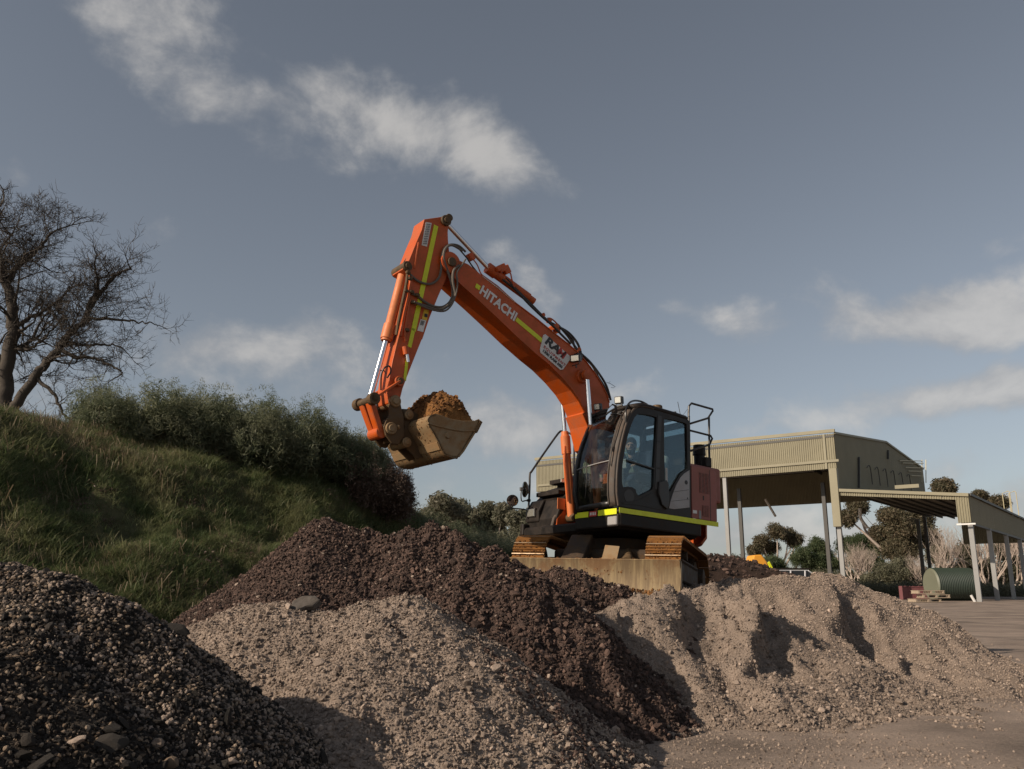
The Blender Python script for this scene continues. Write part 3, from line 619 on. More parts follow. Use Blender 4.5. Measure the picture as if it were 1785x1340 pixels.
# single pieces one can point at
def slab(name, label, cat, loc, dims, rot, m, seed):
    me = rock_me(name, seed, m, flat=(1, 1, 1), rough=.04, cuts=10); o = meshobj(name, me, None, None, loc, label=label, cat=cat); o.scale = dims; o.rotation_euler = rot; return o
def flat_slab(name, label, cat, loc, outline, th, rot, m, seed):
    r = random.Random(seed); n = len(outline); vs = [(x + r.uniform(-.01, .01), y + r.uniform(-.01, .01), -th / 2) for x, y in outline] + [(x * .93 + r.uniform(-.012, .012), y * .93 + r.uniform(-.012, .012), th / 2 + r.uniform(-.008, .008)) for x, y in outline]
    mb = MB(); mb.add(vs, [tuple(range(n))[::-1], tuple(range(n, 2 * n))] + [(i, (i + 1) % n, n + (i + 1) % n, n + i) for i in range(n)]); o = mb.build(name, m, None, bevel=.006, loc=loc, label=label, cat=cat); o.rotation_euler = rot; return o
flat_slab('concrete_slab', 'flat grey concrete lump on the crest of the tan crushed rock heap', 'concrete slab', P(530, 1052, 7.05), [(-.12, -.04), (-.07, -.10), (.0, -.075), (.06, -.09), (.13, -.03), (.10, .05), (.03, .06), (-.01, .09), (-.09, .06)], .045, (.55, -.22, .3), 'concrete', 4)
slab('white_stone', 'small bright white stone on top of the black gravel heap', 'stone', P(68, 1003, 4.85), (.030, .024, .02), (.2, .3, .2), 'white_plastic', 302)

# ------------------------------------------------------------------ grass bank
HC = rd((-700, 560, 11.5), (-300, 650, 12.5), (0, 715, 14), (100, 742, 15), (250, 765, 16), (400, 790, 17), (550, 818, 18), (650, 848, 19.5), (700, 880, 21), (770, 930, 23.5), (840, 965, 27), (930, 990, 32))
HB = [tuple(ground_at(-700, 1100)[:1]) and (-13.5, 6.0, 0), (-6.6, 7.6, 0), (-5.1, 8.3, 0), (-4.6, 8.9, 0), (-4.0, 10, 0), (-3.4, 11, 0), (-2.9, 12, 0), (-2.4, 13.2, 0), (-2.0, 14.6, 0), (-1.2, 17.5, 0), (-.2, 21, 0), (1.5, 27, 0)]
def polyl(pts, t):
    pts = np.array(pts, float); u = np.linspace(0, 1, len(pts)); return np.stack([np.interp(t, u, pts[:, i]) for i in range(3)], -1)
def hill_at(u, v):
    """u along the bank, v from foot (0) to crest (1) and over the top (to 1.8)"""
    c, b = polyl(HC, u), polyl(HB, u); vv = np.minimum(v, 1); over = np.maximum(v - 1, 0)
    x = b[..., 0] + (c[..., 0] - b[..., 0]) * v; y = b[..., 1] + (c[..., 1] - b[..., 1]) * v
    prof = vv * .85 + .15 * np.sin(vv * 3.14159 / 2) ; z = c[..., 2] * prof * (1 - .25 * over) - over * .1
    lump = fbm(x, y, .45, 4, 91) * .6 + billow(x, y, .9, 3, 92) * .20 + billow(x, y, 2.4, 2, 96) * .07
    z = z + lump * np.clip(v * 4, 0, 1) * np.clip(1.15 - vv ** 6, .22, 1)
    return x, y, z
u, v = np.meshgrid(np.linspace(0, 1, 420), np.linspace(-.06, 1.9, 150), indexing='ij')
X, Y, Z = hill_at(u, v); gridmesh('grass_bank', X, Y, Z, 'soil_bank', kind='structure')
def blade_tuft(seed, m, n=16, h=(.5, 1.), lean=.5, w=.022, seg=3, heads=False, spread=.22):
    r = random.Random(seed); vs = []; fs = []
    for i in range(n):
        a = r.uniform(0, 6.28); L = r.uniform(*h); ln = r.uniform(.15, lean); x, y = r.gauss(0, spread), r.gauss(0, spread); b = r.uniform(0, 6.28); ww = w * r.uniform(.7, 1.3); base = len(vs)
        for j in range(seg + 1):
            t = j / seg; ox = x + math.cos(a) * ln * L * t ** 1.8; oy = y + math.sin(a) * ln * L * t ** 1.8; oz = L * t * (1 - .35 * ln * t); k = ww * (1 - t * .85)
            if heads and t > .6: k = ww * 2.2
            vs += [(ox - math.cos(b) * k, oy - math.sin(b) * k, oz), (ox + math.cos(b) * k, oy + math.sin(b) * k, oz)]
        fs += [(base + 2 * j, base + 2 * j + 1, base + 2 * j + 3, base + 2 * j + 2) for j in range(seg)]
    return src(f'tuft_{m}_{seed}', vs, fs, m)
G_green = [blade_tuft(i, 'grass_green', 20, (.45, 1.), 1.2, .028) for i in range(4)]
G_dry = [blade_tuft(10 + i, 'grass_dry', 9, (.6, 1.1), .5, .012) for i in range(2)] + [blade_tuft(20, 'grass_dry', 4, (.8, 1.3), .3, .008, heads=True)]
def bank_scatter(name, n, s, srcs, dens, seed, label, cat, umax=1.0, vr=(-.02, 1.12), jz=-.03):
    r = np.random.default_rng(seed); u = r.uniform(.09, umax, n * 3); v = r.uniform(vr[0], vr[1], n * 3)
    # keep area density even: rows are longer where the bank is wide
    x, y, z = hill_at(u, v); k = r.random(n * 3) < dens(x, y, u, v); x, y, z = (a[k][:n] for a in (x, y, z)); m = len(x)
    sc2 = s[0] + (s[1] - s[0]) * r.random(m); sc2 = sc2 * (1 + .5 * fbm(x, y, 1.2, 3, 95)); rot = np.stack([r.normal(0, .22, m), r.normal(0, .22, m), r.uniform(0, 6.28, m)], -1)
    scatter(name, np.stack([x, y, z + jz], -1), rot, sc2, r.integers(0, len(srcs), m), srcs, kind='stuff', label=label, cat=cat)
bank_scatter('grass', 95000, (.09, .20), G_green, lambda x, y, u, v: np.clip(.55 + fbm(x, y, .9, 4, 94) * 1.6, .06, 1), 31, 'long green grass covering the whole bank on the left', 'grass')
bank_scatter('dry_grass', 9000, (.10, .24), G_dry, lambda x, y, u, v: np.clip(fbm(x, y, .6, 4, 97) * 1.6 + .12 + .35 * (v > .8) + .5 * (u > .68), .0, 1), 33, 'dry straw coloured grass stalks standing among the green grass', 'dry grass')
bank_scatter('long_grass', 9000, (.18, .32), G_green, lambda x, y, u, v: np.clip(fbm(x, y, 2.2, 3, 194) * 5 - .8, .0, 1), 131, 'taller tussocks of green grass standing out on the bank', 'grass')
bank_scatter('tall_stalks', 420, (.16, .30), G_dry[2:], lambda x, y, u, v: np.clip(fbm(x, y, .9, 3, 294) * 3, .03, 1), 231, 'tall dry seed stalks standing above the grass on the bank', 'dry stalks')
# ------------------------------------------------------------------ woody plants
def leaf_cluster(nm, m, n, r0, leaf, aspect, seed, droop=0, flatten=1.0):
    r = random.Random(seed); vs = []; fs = []
    for i in range(n):
        d = Vector((r.gauss(0, 1), r.gauss(0, 1), r.gauss(0, 1))).normalized() * r0 * r.random() ** .4; d.z *= flatten
        a = Vector((r.gauss(0, 1), r.gauss(0, 1), r.gauss(0, .6) - droop)).normalized(); s = a.cross(Vector((r.gauss(0, 1), r.gauss(0, 1), r.gauss(0, 1)))).normalized(); L = leaf * r.uniform(.6, 1.2); w = L * aspect; b = len(vs)
        vs += [d - a * L * .5, d + s * w * .5, d + a * L * .5, d - s * w * .5]; fs.append((b, b + 1, b + 2, b + 3))
    return src(nm, vs, fs, m)
L_wat = [leaf_cluster(f'wattle_{i}', 'wattle_leaf', 22, .16, .13, .13, i, .35) for i in range(3)]
L_gum = [leaf_cluster(f'gum_{i}', 'gum_leaf', 26, 1, .55, .34, 10 + i, .6, .8) for i in range(3)]
L_gumb = [leaf_cluster(f'gumb_{i}', 'gum_leaf_brown', 26, 1, .5, .34, 20 + i, .6, .8) for i in range(3)]
L_pine = [leaf_cluster(f'pine_{i}', 'pine_leaf', 30, 1, .5, .26, 30 + i, -.2, .7) for i in range(3)]
L_bush = [leaf_cluster(f'bush_{i}', 'bush_leaf', 28, 1, .42, .3, 40 + i, .1) for i in range(3)]
L_dock = [leaf_cluster(f'dock_{i}', 'dock_brown', 26, .14, .06, .4, 50 + i, -.4) for i in range(3)]
def crown(name, blobs, n_per, s, srcs, root, seed, shell=.5, stretch=None):
    """leaf clumps filling a set of ellipsoids (centre, radii) relative to root"""
    r = np.random.default_rng(seed); pts = []; 
    for c, rad, k in blobs:
        n = max(3, int(n_per * k)); d = r.normal(size=(n, 3)); d /= np.linalg.norm(d, axis=1)[:, None]; q = shell + (1 - shell) * r.random(n) ** .6
        q = q * (1 + .18 * r.normal(size=n)); pts.append(np.array(c) + d * q[:, None] * np.array(rad))
    pts = np.concatenate(pts); n = len(pts); sc2 = r.uniform(s[0], s[1], n)
    scatter(name, pts, r.uniform(0, 6.28, (n, 3)) * (.25, .25, 1), sc2, r.integers(0, len(srcs), n), srcs, root)
def px_blobs(root, blobs, Y, seed, depth=1.0):
    """blobs given as (px, py, radius px) -> ellipsoids in metres around the tree"""
    r = random.Random(seed); out = []
    for (px, py, rp) in blobs:
        R = rp / F_PX * Y; c = P(px, py, Y) - root.location; c.y += r.uniform(-1, 1) * depth * R * 1.2; out.append((tuple(c), (R, R, R * r.uniform(.6, .8)), 1.0))
    return out
def sub_blobs(bl, k, seed, f=.45):
    """break each ellipsoid into k smaller clumps near its surface so sky shows between them"""
    r = random.Random(seed); out = []
    for c, rad, w in bl:
        for i in range(k):
            d = Vector((r.gauss(0, 1), r.gauss(0, 1), r.gauss(.2, 1))).normalized() * r.uniform(.35, .85); q = f * r.uniform(.6, 1.2)
            out.append(((c[0] + d.x * rad[0], c[1] + d.y * rad[1], c[2] + d.z * rad[2]), (rad[0] * q, rad[1] * q, rad[2] * q * .8), w * q * q * 2))
    return out
def limbs(root, base, tips, r0, m, seed, name='trunk', fork=.45):
    r = random.Random(seed); mb = MB(); base = Vector(base); cen = sum((Vector(t) for t in tips), Vector()) / len(tips)
    f = base.lerp(cen, fork); f.x += r.uniform(-.1, .1) * (cen - base).length * .3
    mb.tube([base - Vector((0, 0, .3)), base.lerp(f, .5) + Vector((r.uniform(-1, 1), r.uniform(-1, 1), 0)) * r0 * .8, f], [r0 * 1.2, r0, r0 * .75], 7, smooth=4)
    for t in tips:
        t = Vector(t); mid = f.lerp(t, .5) + Vector((r.uniform(-1, 1), r.uniform(-1, 1), r.uniform(-.2, .6))) * (t - f).length * .12
        mb.tube([f - (f - base) * .03, mid, t], [r0 * .6, r0 * .4, r0 * .12], 6, smooth=4)
    mb.build(name, m, root, smooth=True)
def tree(name, label, cat, px, Y, blobs, srcs, m, seed, group, n=120, s=(.3, .6), r0=.2, k=6, f=.45, base_z=0, fork=.45, shell=.4):
    if Y > 150: s = (s[0] * 1.6, s[1] * 1.6); r0 *= 1.6
    b = P(px, 1000, Y); root = empty(name, (b.x, Y, base_z), label=label, cat=cat, group=group)
    bl = px_blobs(root, blobs, Y, seed); limbs(root, (0, 0, 0), [c for c, _, _ in bl][:9], r0, m, seed, fork=fork)
    crown('crown', sub_blobs(bl, k, seed, f) + sub_blobs([(c, (q[0] * 1.15, q[1], q[2] * 1.2), w) for c, q, w in bl], k * 3, seed + 7, f * .45) + ([(c, tuple(a * .8 for a in q), .5) for c, q, w in bl] if Y > 150 else []), n if Y > 150 else int(n * .75), (s[0] * .7, s[1] * .85), srcs, root, seed, shell); return root
def shoot_crown(name, blobs, Y, n, s, srcs, root, seed):
    """foliage carried on many leaning shoots that rise from the ground; the tops follow the traced outline raggedly"""
    r = np.random.default_rng(seed + 500); x0 = min(b[0] - b[2] for b in blobs); x1 = max(b[0] + b[2] for b in blobs); y1 = max(b[1] + b[2] for b in blobs); pts = []; sc2 = []
    loc = np.array(root.location); k = Y / F_PX
    for i in range(int(n * 1.8)):
        px = r.uniform(x0, x1); tops = [b[1] - math.sqrt(max(0, b[2] ** 2 - (px - b[0]) ** 2)) for b in blobs if abs(px - b[0]) < b[2]]
        if not tops: continue
        top = min(tops); h = (y1 - top); py = y1 - h * (r.uniform(.25, 1.0) ** .7 * (1.0 + .10 * r.normal() * (r.random() < .5))); dy = r.normal() * .42 * min(1.4, h * k)
        tip = np.array(P(px + r.normal() * 3, py, Y)) - loc; tip[1] += dy; b0 = np.array(P(px + ((x0 + x1) / 2 - px) * .3 + r.normal() * 10, y1 + 6, Y)) - loc; b0[1] += dy * .5
        for t in np.linspace(.25 + .3 * r.random(), 1.0, 8):
            q = b0 + (tip - b0) * t; sp = .09 * (1.25 - t) + .02; pts.append(q + r.normal(size=3) * sp); sc2.append((1.1 - .6 * t ** 3) * r.uniform(*s))
    pts = np.array(pts); m = len(pts); scatter(name, pts, r.uniform(0, 6.28, (m, 3)) * (.3, .3, 1), np.array(sc2), r.integers(0, len(srcs), m), srcs, root)
def spray_crown(name, bl, n, s, srcs, root, seed, per=7):
    """foliage strung along arching shoots so the outline is ragged"""
    r = np.random.default_rng(seed + 900); pts = []; sc2 = []
    for c, rad, w in bl:
        c = np.array(c); R0 = rad[0]
        for i in range(int(n * 1.15)):
            d = r.normal(size=3); d /= np.linalg.norm(d); tip = c + d * np.array(rad) * r.uniform(.35, 1.08) + np.array((0, 0, R0 * r.uniform(0, .5) * (r.random() < .5))); a = c * (.35, .35, 0) + np.array((0, 0, c[2] - R0 * 1.1))
            for t in np.linspace(.58, 1.0, per): p = a + (tip - a) * t + np.array((0, 0, .10 * R0 * math.sin(t * 3.14))); pts.append(p + r.normal(size=3) * .05 * R0 * 2 * (1.2 - t)); sc2.append((1.15 - .65 * (t - .58) / .42) * r.uniform(*s))
    pts = np.array(pts); m = len(pts); scatter(name, pts, r.uniform(0, 6.28, (m, 3)) * (.3, .3, 1), np.array(sc2) * .8, r.integers(0, len(srcs), m), srcs, root)
bank_scatter('weed_patches', 2600, (.5, 1.0), L_dock, lambda x, y, u, v: np.clip(fbm(x, y, 1.1, 3, 394) * 5 - 1.2, 0, 1), 331, 'low brown weed patches among the grass of the bank', 'weeds', jz=.03)
# row of wattle shrubs along the top of the bank
def shrub(px, Y, blobs, label, n, seed, srcs=L_wat, s=(.7, 1.3), name='wattle_shrub', cat='shrub', group='wattle shrubs along the top of the bank', m='bark_brown', k=9, base=None):
    b = P(px, base or 790, Y); root = empty(name, tuple(b), label=label, cat=cat, group=group)
    if name == 'wattle_shrub': blobs = [(x, y + 9, rr * .92) for x, y, rr in blobs]
    bl = px_blobs(root, blobs, Y, seed, .8); mb = MB(); r = random.Random(seed)
    for c, rad, w in bl:
        for j in range(3):
            a = Vector((r.uniform(-.15, .15), r.uniform(-.15, .15), -.5)); t = Vector(c) + Vector((r.uniform(-1, 1), r.uniform(-1, 1), r.uniform(-.3, 1))) * rad[0] * .7
            mb.tube([a, a.lerp(t, .5) + Vector((r.uniform(-.1, .1), r.uniform(-.1, .1), .05)), t], [.022, .014, .004], 5, smooth=3)
    mb.build('stem', m, root, smooth=True)
    shoot_crown('foliage', blobs, Y, n, s, srcs, root, seed); return root
    crown('foliage', [(c, tuple(q * .95 for q in rad), 1.0) for c, rad, w in bl] + sub_blobs(bl, k, seed, .5) + sub_blobs([(c, tuple(q * 1.2 for q in rad), w) for c, rad, w in bl], k * 2, seed + 50, .22), n, s, srcs, root, seed, .1)
shrub(200, 16.3, [(185, 700, 34), (215, 715, 36), (165, 730, 32), (240, 745, 26), (200, 750, 34), (222, 685, 18)], 'leftmost wattle shrub on the bank top, half behind bare oak twigs', 230, 1, base=768)
shrub(310, 16.8, [(305, 705, 38), (290, 735, 34), (325, 740, 34), (320, 690, 24), (272, 760, 24), (340, 765, 28)], 'round wattle shrub on the bank top with a gap of sky at its left', 240, 2, base=785)
shrub(375, 17.2, [(370, 715, 38), (395, 745, 38), (358, 750, 30), (385, 695, 22), (410, 775, 28), (370, 780, 26)], 'second dense wattle shrub from the sky gap on the bank top', 240, 3, base=795)
shrub(445, 17.4, [(430, 730, 44), (465, 725, 40), (450, 765, 40), (485, 745, 36), (478, 700, 20), (495, 785, 32), (425, 700, 18), (470, 790, 30)], 'tallest wide wattle shrub in the middle of the bank top row', 260, 4, base=810)
shrub(540, 18, [(520, 745, 38), (550, 735, 30), (545, 775, 38), (580, 765, 34), (505, 790, 30), (570, 800, 32), (552, 712, 14), (535, 800, 30)], 'wattle shrub with a pointed top right of the middle of the row', 250, 5, base=825)
shrub(610, 18.6, [(605, 775, 34), (635, 775, 30), (590, 800, 32), (630, 805, 34), (655, 790, 22)], 'low wattle shrub nearest the excavator bucket on the bank top', 240, 6, base=845)
shrub(660, 18.6, [(650, 830, 34), (680, 835, 28), (640, 860, 30), (675, 865, 32), (700, 830, 14)], 'dead reddish brown dock weed clump below the excavator bucket', 240, 7, L_dock, (.6, 1.2), 'dock_weed', 'weed', None, 'bark_brown', base=890)
shrub(740, 21.5, [(720, 905, 34), (760, 915, 34), (735, 935, 30), (800, 930, 30)], 'dark green shrub low on the right shoulder of the bank', 120, 8, L_wat, (.6, 1.1), 'wattle_shrub', base=960)
shrub(840, 25, [(830, 935, 30), (870, 950, 30), (800, 955, 24), (895, 960, 20)], 'feathery broom shrub between the bank shoulder and the left track', 70, 9, L_wat, (.55, 1.0), 'broom_shrub', group=None, base=985)
# bare oak at the far left
def oak():
    Y0 = 19.0; b = P(20, 705, Y0); root = empty('bare_oak_tree', tuple(b), label='large leafless oak with two dark trunks at the left edge of the bank', cat='tree')
    r = random.Random(11); tr = MB(); tw = MB(); cnt = [0]
    def q(px, py, dy=0): return P(px, py, Y0 + dy) - b
    def twig(p, d, L, rad, lvl):
        if cnt[0] > 34000: return
        cnt[0] += 1; n = 4 if rad > .009 else 3; pts = [p]; dd = d.copy()
        for i in range(n):
            dd = (dd + Vector((r.gauss(0, .2), r.gauss(0, .2), r.gauss(.05, .17)))).normalized(); pts.append(pts[-1] + dd * L / n)
        (tr if rad > .03 else tw).tube(pts, [rad, rad * .42], 6 if rad > .03 else (4 if rad > .009 else 3), caps=False)
        if lvl == 0 or rad < .001: return
        k = 4 if lvl != 3 else 3
        for i in range(k):
            j = r.randint(1, n) if i else n; e = (dd * (1.0 if i == 0 else .55) + Vector((r.gauss(0, 1), r.gauss(0, 1), r.gauss(.18, .8))).normalized() * (.5 if i == 0 else .85)).normalized()
            twig(pts[j], e, L * r.uniform(.62, .85), max(.0045, rad * r.uniform(.42, .62)), lvl - 1)
    def limb(pts, r0, r1, sub, L, lvl):
        pts = [q(*p) for p in pts]; sm = catmull([Vector(p) for p in pts], 6); k = len(sm)
        sm = [p + Vector((r.gauss(0, 1), r.gauss(0, 1), r.gauss(0, 1))) * .018 for p in sm]
        tr.tube(sm, [r0 + (r1 - r0) * (i / (k - 1)) ** .8 for i in range(k)], 9)
        for i in range(sub):
            t = .22 + .78 * (i + r.random()) / sub; j = min(k - 2, int(t * (k - 1))); ax = (sm[j + 1] - sm[j]).normalized()
            e = (ax * .6 + Vector((r.gauss(0, 1), r.gauss(0, 1), r.gauss(.1, .8))).normalized()).normalized(); rad = (r0 + (r1 - r0) * t) * r.uniform(.28, .45)
            twig(sm[j], e, L * r.uniform(.5, .95), max(.008, rad), lvl)
        twig(sm[-1], (sm[-1] - sm[-2]).normalized(), L * .8, r1, lvl)
    limb([(5, 730), (10, 650), (22, 580), (18, 520), (5, 480), (-4, 440), (-10, 410)], .20, .05, 16, .80, 4)
    limb([(12, 500), (25, 470), (55, 445), (75, 425), (90, 405)], .08, .025, 10, .62, 4)
    limb([(22, 575), (45, 558), (70, 545), (105, 520), (125, 500)], .065, .02, 10, .6, 4)
    limb([(20, 720), (45, 680), (75, 640), (98, 612), (112, 590), (130, 575), (150, 555), (158, 525), (172, 505)], .125, .04, 16, .66, 4)
    limb([(155, 540), (180, 505), (205, 478), (228, 468)], .055, .018, 8, .6, 3)
    limb([(100, 608), (130, 620), (165, 625), (200, 640), (215, 650)], .055, .016, 8, .55, 3)
    limb([(150, 556), (190, 556), (230, 560), (262, 562)], .045, .014, 8, .5, 3)
    limb([(60, 655), (95, 690), (110, 720), (130, 735)], .05, .018, 6, .5, 3)
    limb([(110, 592), (135, 600), (175, 600), (215, 605)], .045, .015, 7, .5, 3)
    limb([(8, 640), (-30, 600), (-70, 540), (-110, 480)], .14, .05, 10, .9, 3)
    limb([(12, 600), (40, 610), (65, 600), (95, 570)], .05, .018, 6, .5, 3)
    tr.build('trunk', 'bark_dark', root, smooth=True, auto=80); tw.build('twigs', 'bark_dark', root, smooth=True, auto=80, kind='stuff')
oak()
def tangle():   # dry weeds on the bank top at the left edge
    r = random.Random(3); mb = MB(); b = P(10, 735, 14.4)
    for i in range(170):
        a = Vector((r.gauss(0, .55), r.gauss(0, .4), -.15)); d = Vector((r.gauss(0, .5), r.gauss(0, .5), 1)).normalized(); L = r.uniform(.2, .75)
        mb.tube([a, a + d * L * .5 + Vector((r.gauss(0, .03), r.gauss(0, .03), 0)), a + d * L + Vector((r.gauss(0, .1), r.gauss(0, .1), -.05))], [.005, .004, .0015], 3, smooth=2)
    mb.build('dry_weeds', 'bark_brown', None, loc=tuple(b), kind='stuff', label='tangle of dry brown weed stems at the foot of the bare oak', cat='weeds')
tangle()
# far gum trees between the bank and the excavator
GT = 'gum trees beyond the yard'
tree('gum_tree', 'tallest far gum tree, immediately right of the grass bank shoulder', 'tree', 770, 62, [(768, 882, 20), (755, 900, 22), (790, 900, 16), (770, 925, 24)], L_gum, 'bark_pale', 1, GT, 60, (.45, .9), .18, 7, base_z=0)
tree('gum_tree', 'second far gum tree right of the grass bank, with a domed open crown', 'tree', 800, 66, [(795, 885, 12), (812, 898, 16), (800, 915, 18), (820, 925, 16)], L_gum, 'bark_pale', 2, GT, 50, (.45, .9), .15, 7)
tree('gum_tree', 'far gum tree with a rounded crown just left of the mirrors', 'tree', 850, 64, [(850, 892, 14), (838, 905, 12), (862, 908, 11), (845, 925, 13)], L_gum, 'bark_pale', 3, GT, 50, (.4, .8), .14, 7)
tree('gum_tree', 'far gum tree with small flat crown clumps under the round mirror', 'tree', 882, 63, [(878, 892, 11), (888, 903, 10), (872, 905, 8), (866, 925, 8)], L_gum, 'bark_pale', 4, GT, 45, (.4, .75), .12, 6)
tree('gum_tree', 'low far gum tree beside the front of the left track', 'tree', 905, 60, [(900, 905, 9), (915, 903, 8), (905, 925, 16), (925, 925, 14)], L_gum, 'bark_pale', 5, GT, 50, (.4, .75), .12, 6)
tree('bush', 'rounded bush at the foot of the far gum trees left of the tracks', 'bush', 870, 56, [(850, 955, 20), (880, 950, 20), (905, 950, 18), (820, 955, 20), (925, 955, 20), (780, 955, 22)], L_bush, 'bark_brown', 6, None, 80, (.4, .8), .08, 7)
def treeline():
    r = np.random.default_rng(8); n = 9000; x = r.uniform(-140, 330, n); y = 300 + r.uniform(0, 15, n) + .1 * x; z = r.random(n) ** 1.3 * (7.5 + 3.5 * fbm(x, x * 0, .06, 3, 5))
    scatter('far_woodland', np.stack([x, y, z], -1), r.uniform(0, 6.28, (n, 3)), r.uniform(1.3, 2.6, n), r.integers(0, 3, n), L_bush, kind='stuff', label='low far woodland closing the horizon behind the yard', cat='woodland')
treeline()
def low_scrub():
    r = np.random.default_rng(18); n = 5200; x = r.uniform(8, 100, n); y = 128 + r.uniform(0, 14, n); z = r.random(n) * (1.5 + .8 * fbm(x, y, .2, 3, 15))
    scatter('low_scrub', np.stack([x, y, z], -1), r.uniform(0, 6.28, (n, 3)), r.uniform(.5, 1.1, n), r.integers(0, 3, n), L_bush, kind='stuff', label='low olive scrub along the far edge of the yard', cat='scrub')
low_scrub()
# trees seen through and beside the shed
RT = 'trees behind the shed'
tree('gum_tree', 'umbrella shaped gum tree framed by the open shed bay', 'tree', 1355, 235, [(1350, 930, 17), (1375, 935, 14), (1325, 945, 13), (1345, 955, 16), (1385, 945, 9), (1312, 962, 10), (1390, 940, 8)], L_gumb, 'bark_pale', 21, RT, 60, (.6, 1.1), .35, 7, .42, fork=.3)
tree('pine_tree', 'broad dark pine low behind the parked car', 'tree', 1370, 225, [(1360, 985, 24), (1390, 972, 20), (1410, 985, 22), (1340, 985, 16), (1375, 1005, 20)], L_pine, 'bark_brown', 22, RT, 80, (.6, 1.1), .3, 6, .5)
tree('pine_tree', 'dark pine rising left of the yellow cladded corner post', 'tree', 1430, 222, [(1430, 950, 15), (1445, 965, 20), (1425, 980, 20), (1455, 985, 18)], L_pine, 'bark_brown', 23, RT, 80, (.6, 1.1), .3, 7, .45)
tree('pine_tree', 'dark pine right of the corner post in front of the big gum', 'tree', 1490, 222, [(1478, 950, 18), (1500, 945, 18), (1520, 955, 20), (1490, 975, 22), (1515, 985, 20)], L_pine, 'bark_brown', 24, RT, 80, (.6, 1.1), .3, 7, .45)
tree('gum_tree', 'big brown gum tree towering behind the lean to roof', 'tree', 1580, 205, [(1645, 852, 15), (1500, 880, 15), (1482, 902, 12), (1550, 905, 22), (1570, 925, 32), (1600, 940, 30), (1560, 960, 26), (1610, 905, 24), (1540, 935, 18)], L_gumb, 'bark_pale', 25, RT, 95, (.7, 1.3), .5, 10, .46, fork=.35)
tree('gum_tree', 'gum tree whose brown top shows over the lean to eaves', 'tree', 1720, 210, [(1712, 866, 12), (1735, 878, 14), (1690, 880, 14), (1720, 900, 20)], L_gumb, 'bark_pale', 26, RT, 80, (.6, 1.1), .3, 7, .42)
def bare_tree(label, px, Y, top, seed, lean=0, spread=1.0, m='bark_pale', r0=.22, stems=3):
    r0 = r0 * 1.5
    b = P(px, 1000, Y); root = empty('bare_gum_tree', (b.x, Y, 0), label=label, cat='tree', group='bare white trees behind the lean to'); r = random.Random(seed); mb = MB(); H = P(px, top, Y).z * 1.15
    def br(p, d, L, rad, lvl):
        pts = [p]; dd = d
        for i in range(4): dd = (dd + Vector((r.gauss(0, .16), r.gauss(0, .16), .05))).normalized(); pts.append(pts[-1] + dd * L / 4)
        mb.tube(pts, [rad, rad * .85, rad * .75, rad * .62, rad * .5], 5, caps=False)
        if lvl:
            for i in range(3): br(pts[r.randint(2, 4)], (dd + Vector((r.gauss(0, .45), r.gauss(0, .45), r.gauss(.45, .3)))).normalized(), L * r.uniform(.55, .8), rad * .50, lvl - 1)
    for s_ in range(stems): br(Vector((r.uniform(-.6, .6), r.uniform(-.6, .6), -.2)), Vector((lean + r.gauss(0, .35) * spread, r.gauss(0, .25), 1)).normalized(), H * .46, r0, 5)
    mb.build('branches', m, root, smooth=True)
bare_tree('bare white tree with crossing limbs immediately left of the corner lean to post', 1640, 190, 950, 1, .1)
bare_tree('bare white tree behind the green tank with a forked trunk', 1672, 194, 940, 2, -.1)
bare_tree('bare pinkish white tree just right of the corner lean to post', 1725, 190, 940, 3, .0, m='bark_pale')
bare_tree('bare white tree leaning right at the edge of the picture', 1765, 190, 930, 4, .25)
bare_tree('thin bare tree with white trunks between the lean to side posts', 1742, 196, 925, 9, -.2)
bare_tree('grey bare tree with upright trunks left of the olive bush', 1490, 196, 965, 5, 0, .3, 'bark_pale', .2, 4)
bare_tree('grey bare tree with twin trunks just right of the gravel heap top', 1508, 198, 960, 6, .02, .25, 'bark_pale', .2, 4)
bare_tree('fallen leaning bare branches left of the green tank', 1615, 178, 975, 7, -.75, .4, 'bark_pale', .12, 5)
tree('bush', 'rounded olive bush behind the red crates', 'bush', 1560, 182, [(1540, 1000, 24), (1570, 995, 24), (1595, 1010, 22), (1545, 1025, 22), (1515, 1015, 18), (1580, 1030, 20)], L_bush, 'bark_brown', 31, None, 90, (.6, 1.1), .1, 8)
tree('bush', 'dark scrub behind the green tank and lean to posts', 'bush', 1690, 200, [(1640, 1000, 24), (1680, 995, 24), (1720, 1000, 26), (1760, 1000, 26), (1790, 990, 26), (1650, 1030, 24), (1700, 1030, 24), (1750, 1030, 24), (1740, 965, 20), (1690, 965, 18), (1800, 1030, 22), (1625, 970, 18)], L_bush, 'bark_brown', 32, None, 80, (.6, 1.3), .1, 7)
tree('bush', 'scrub behind the parked car and shed posts', 'bush', 1400, 205, [(1300, 1010, 20), (1340, 1015, 18), (1400, 1015, 20), (1440, 1010, 20), (1480, 1010, 20), (1280, 985, 14), (1465, 1030, 16)], L_bush, 'bark_brown', 33, None, 70, (.6, 1.2), .1, 7)

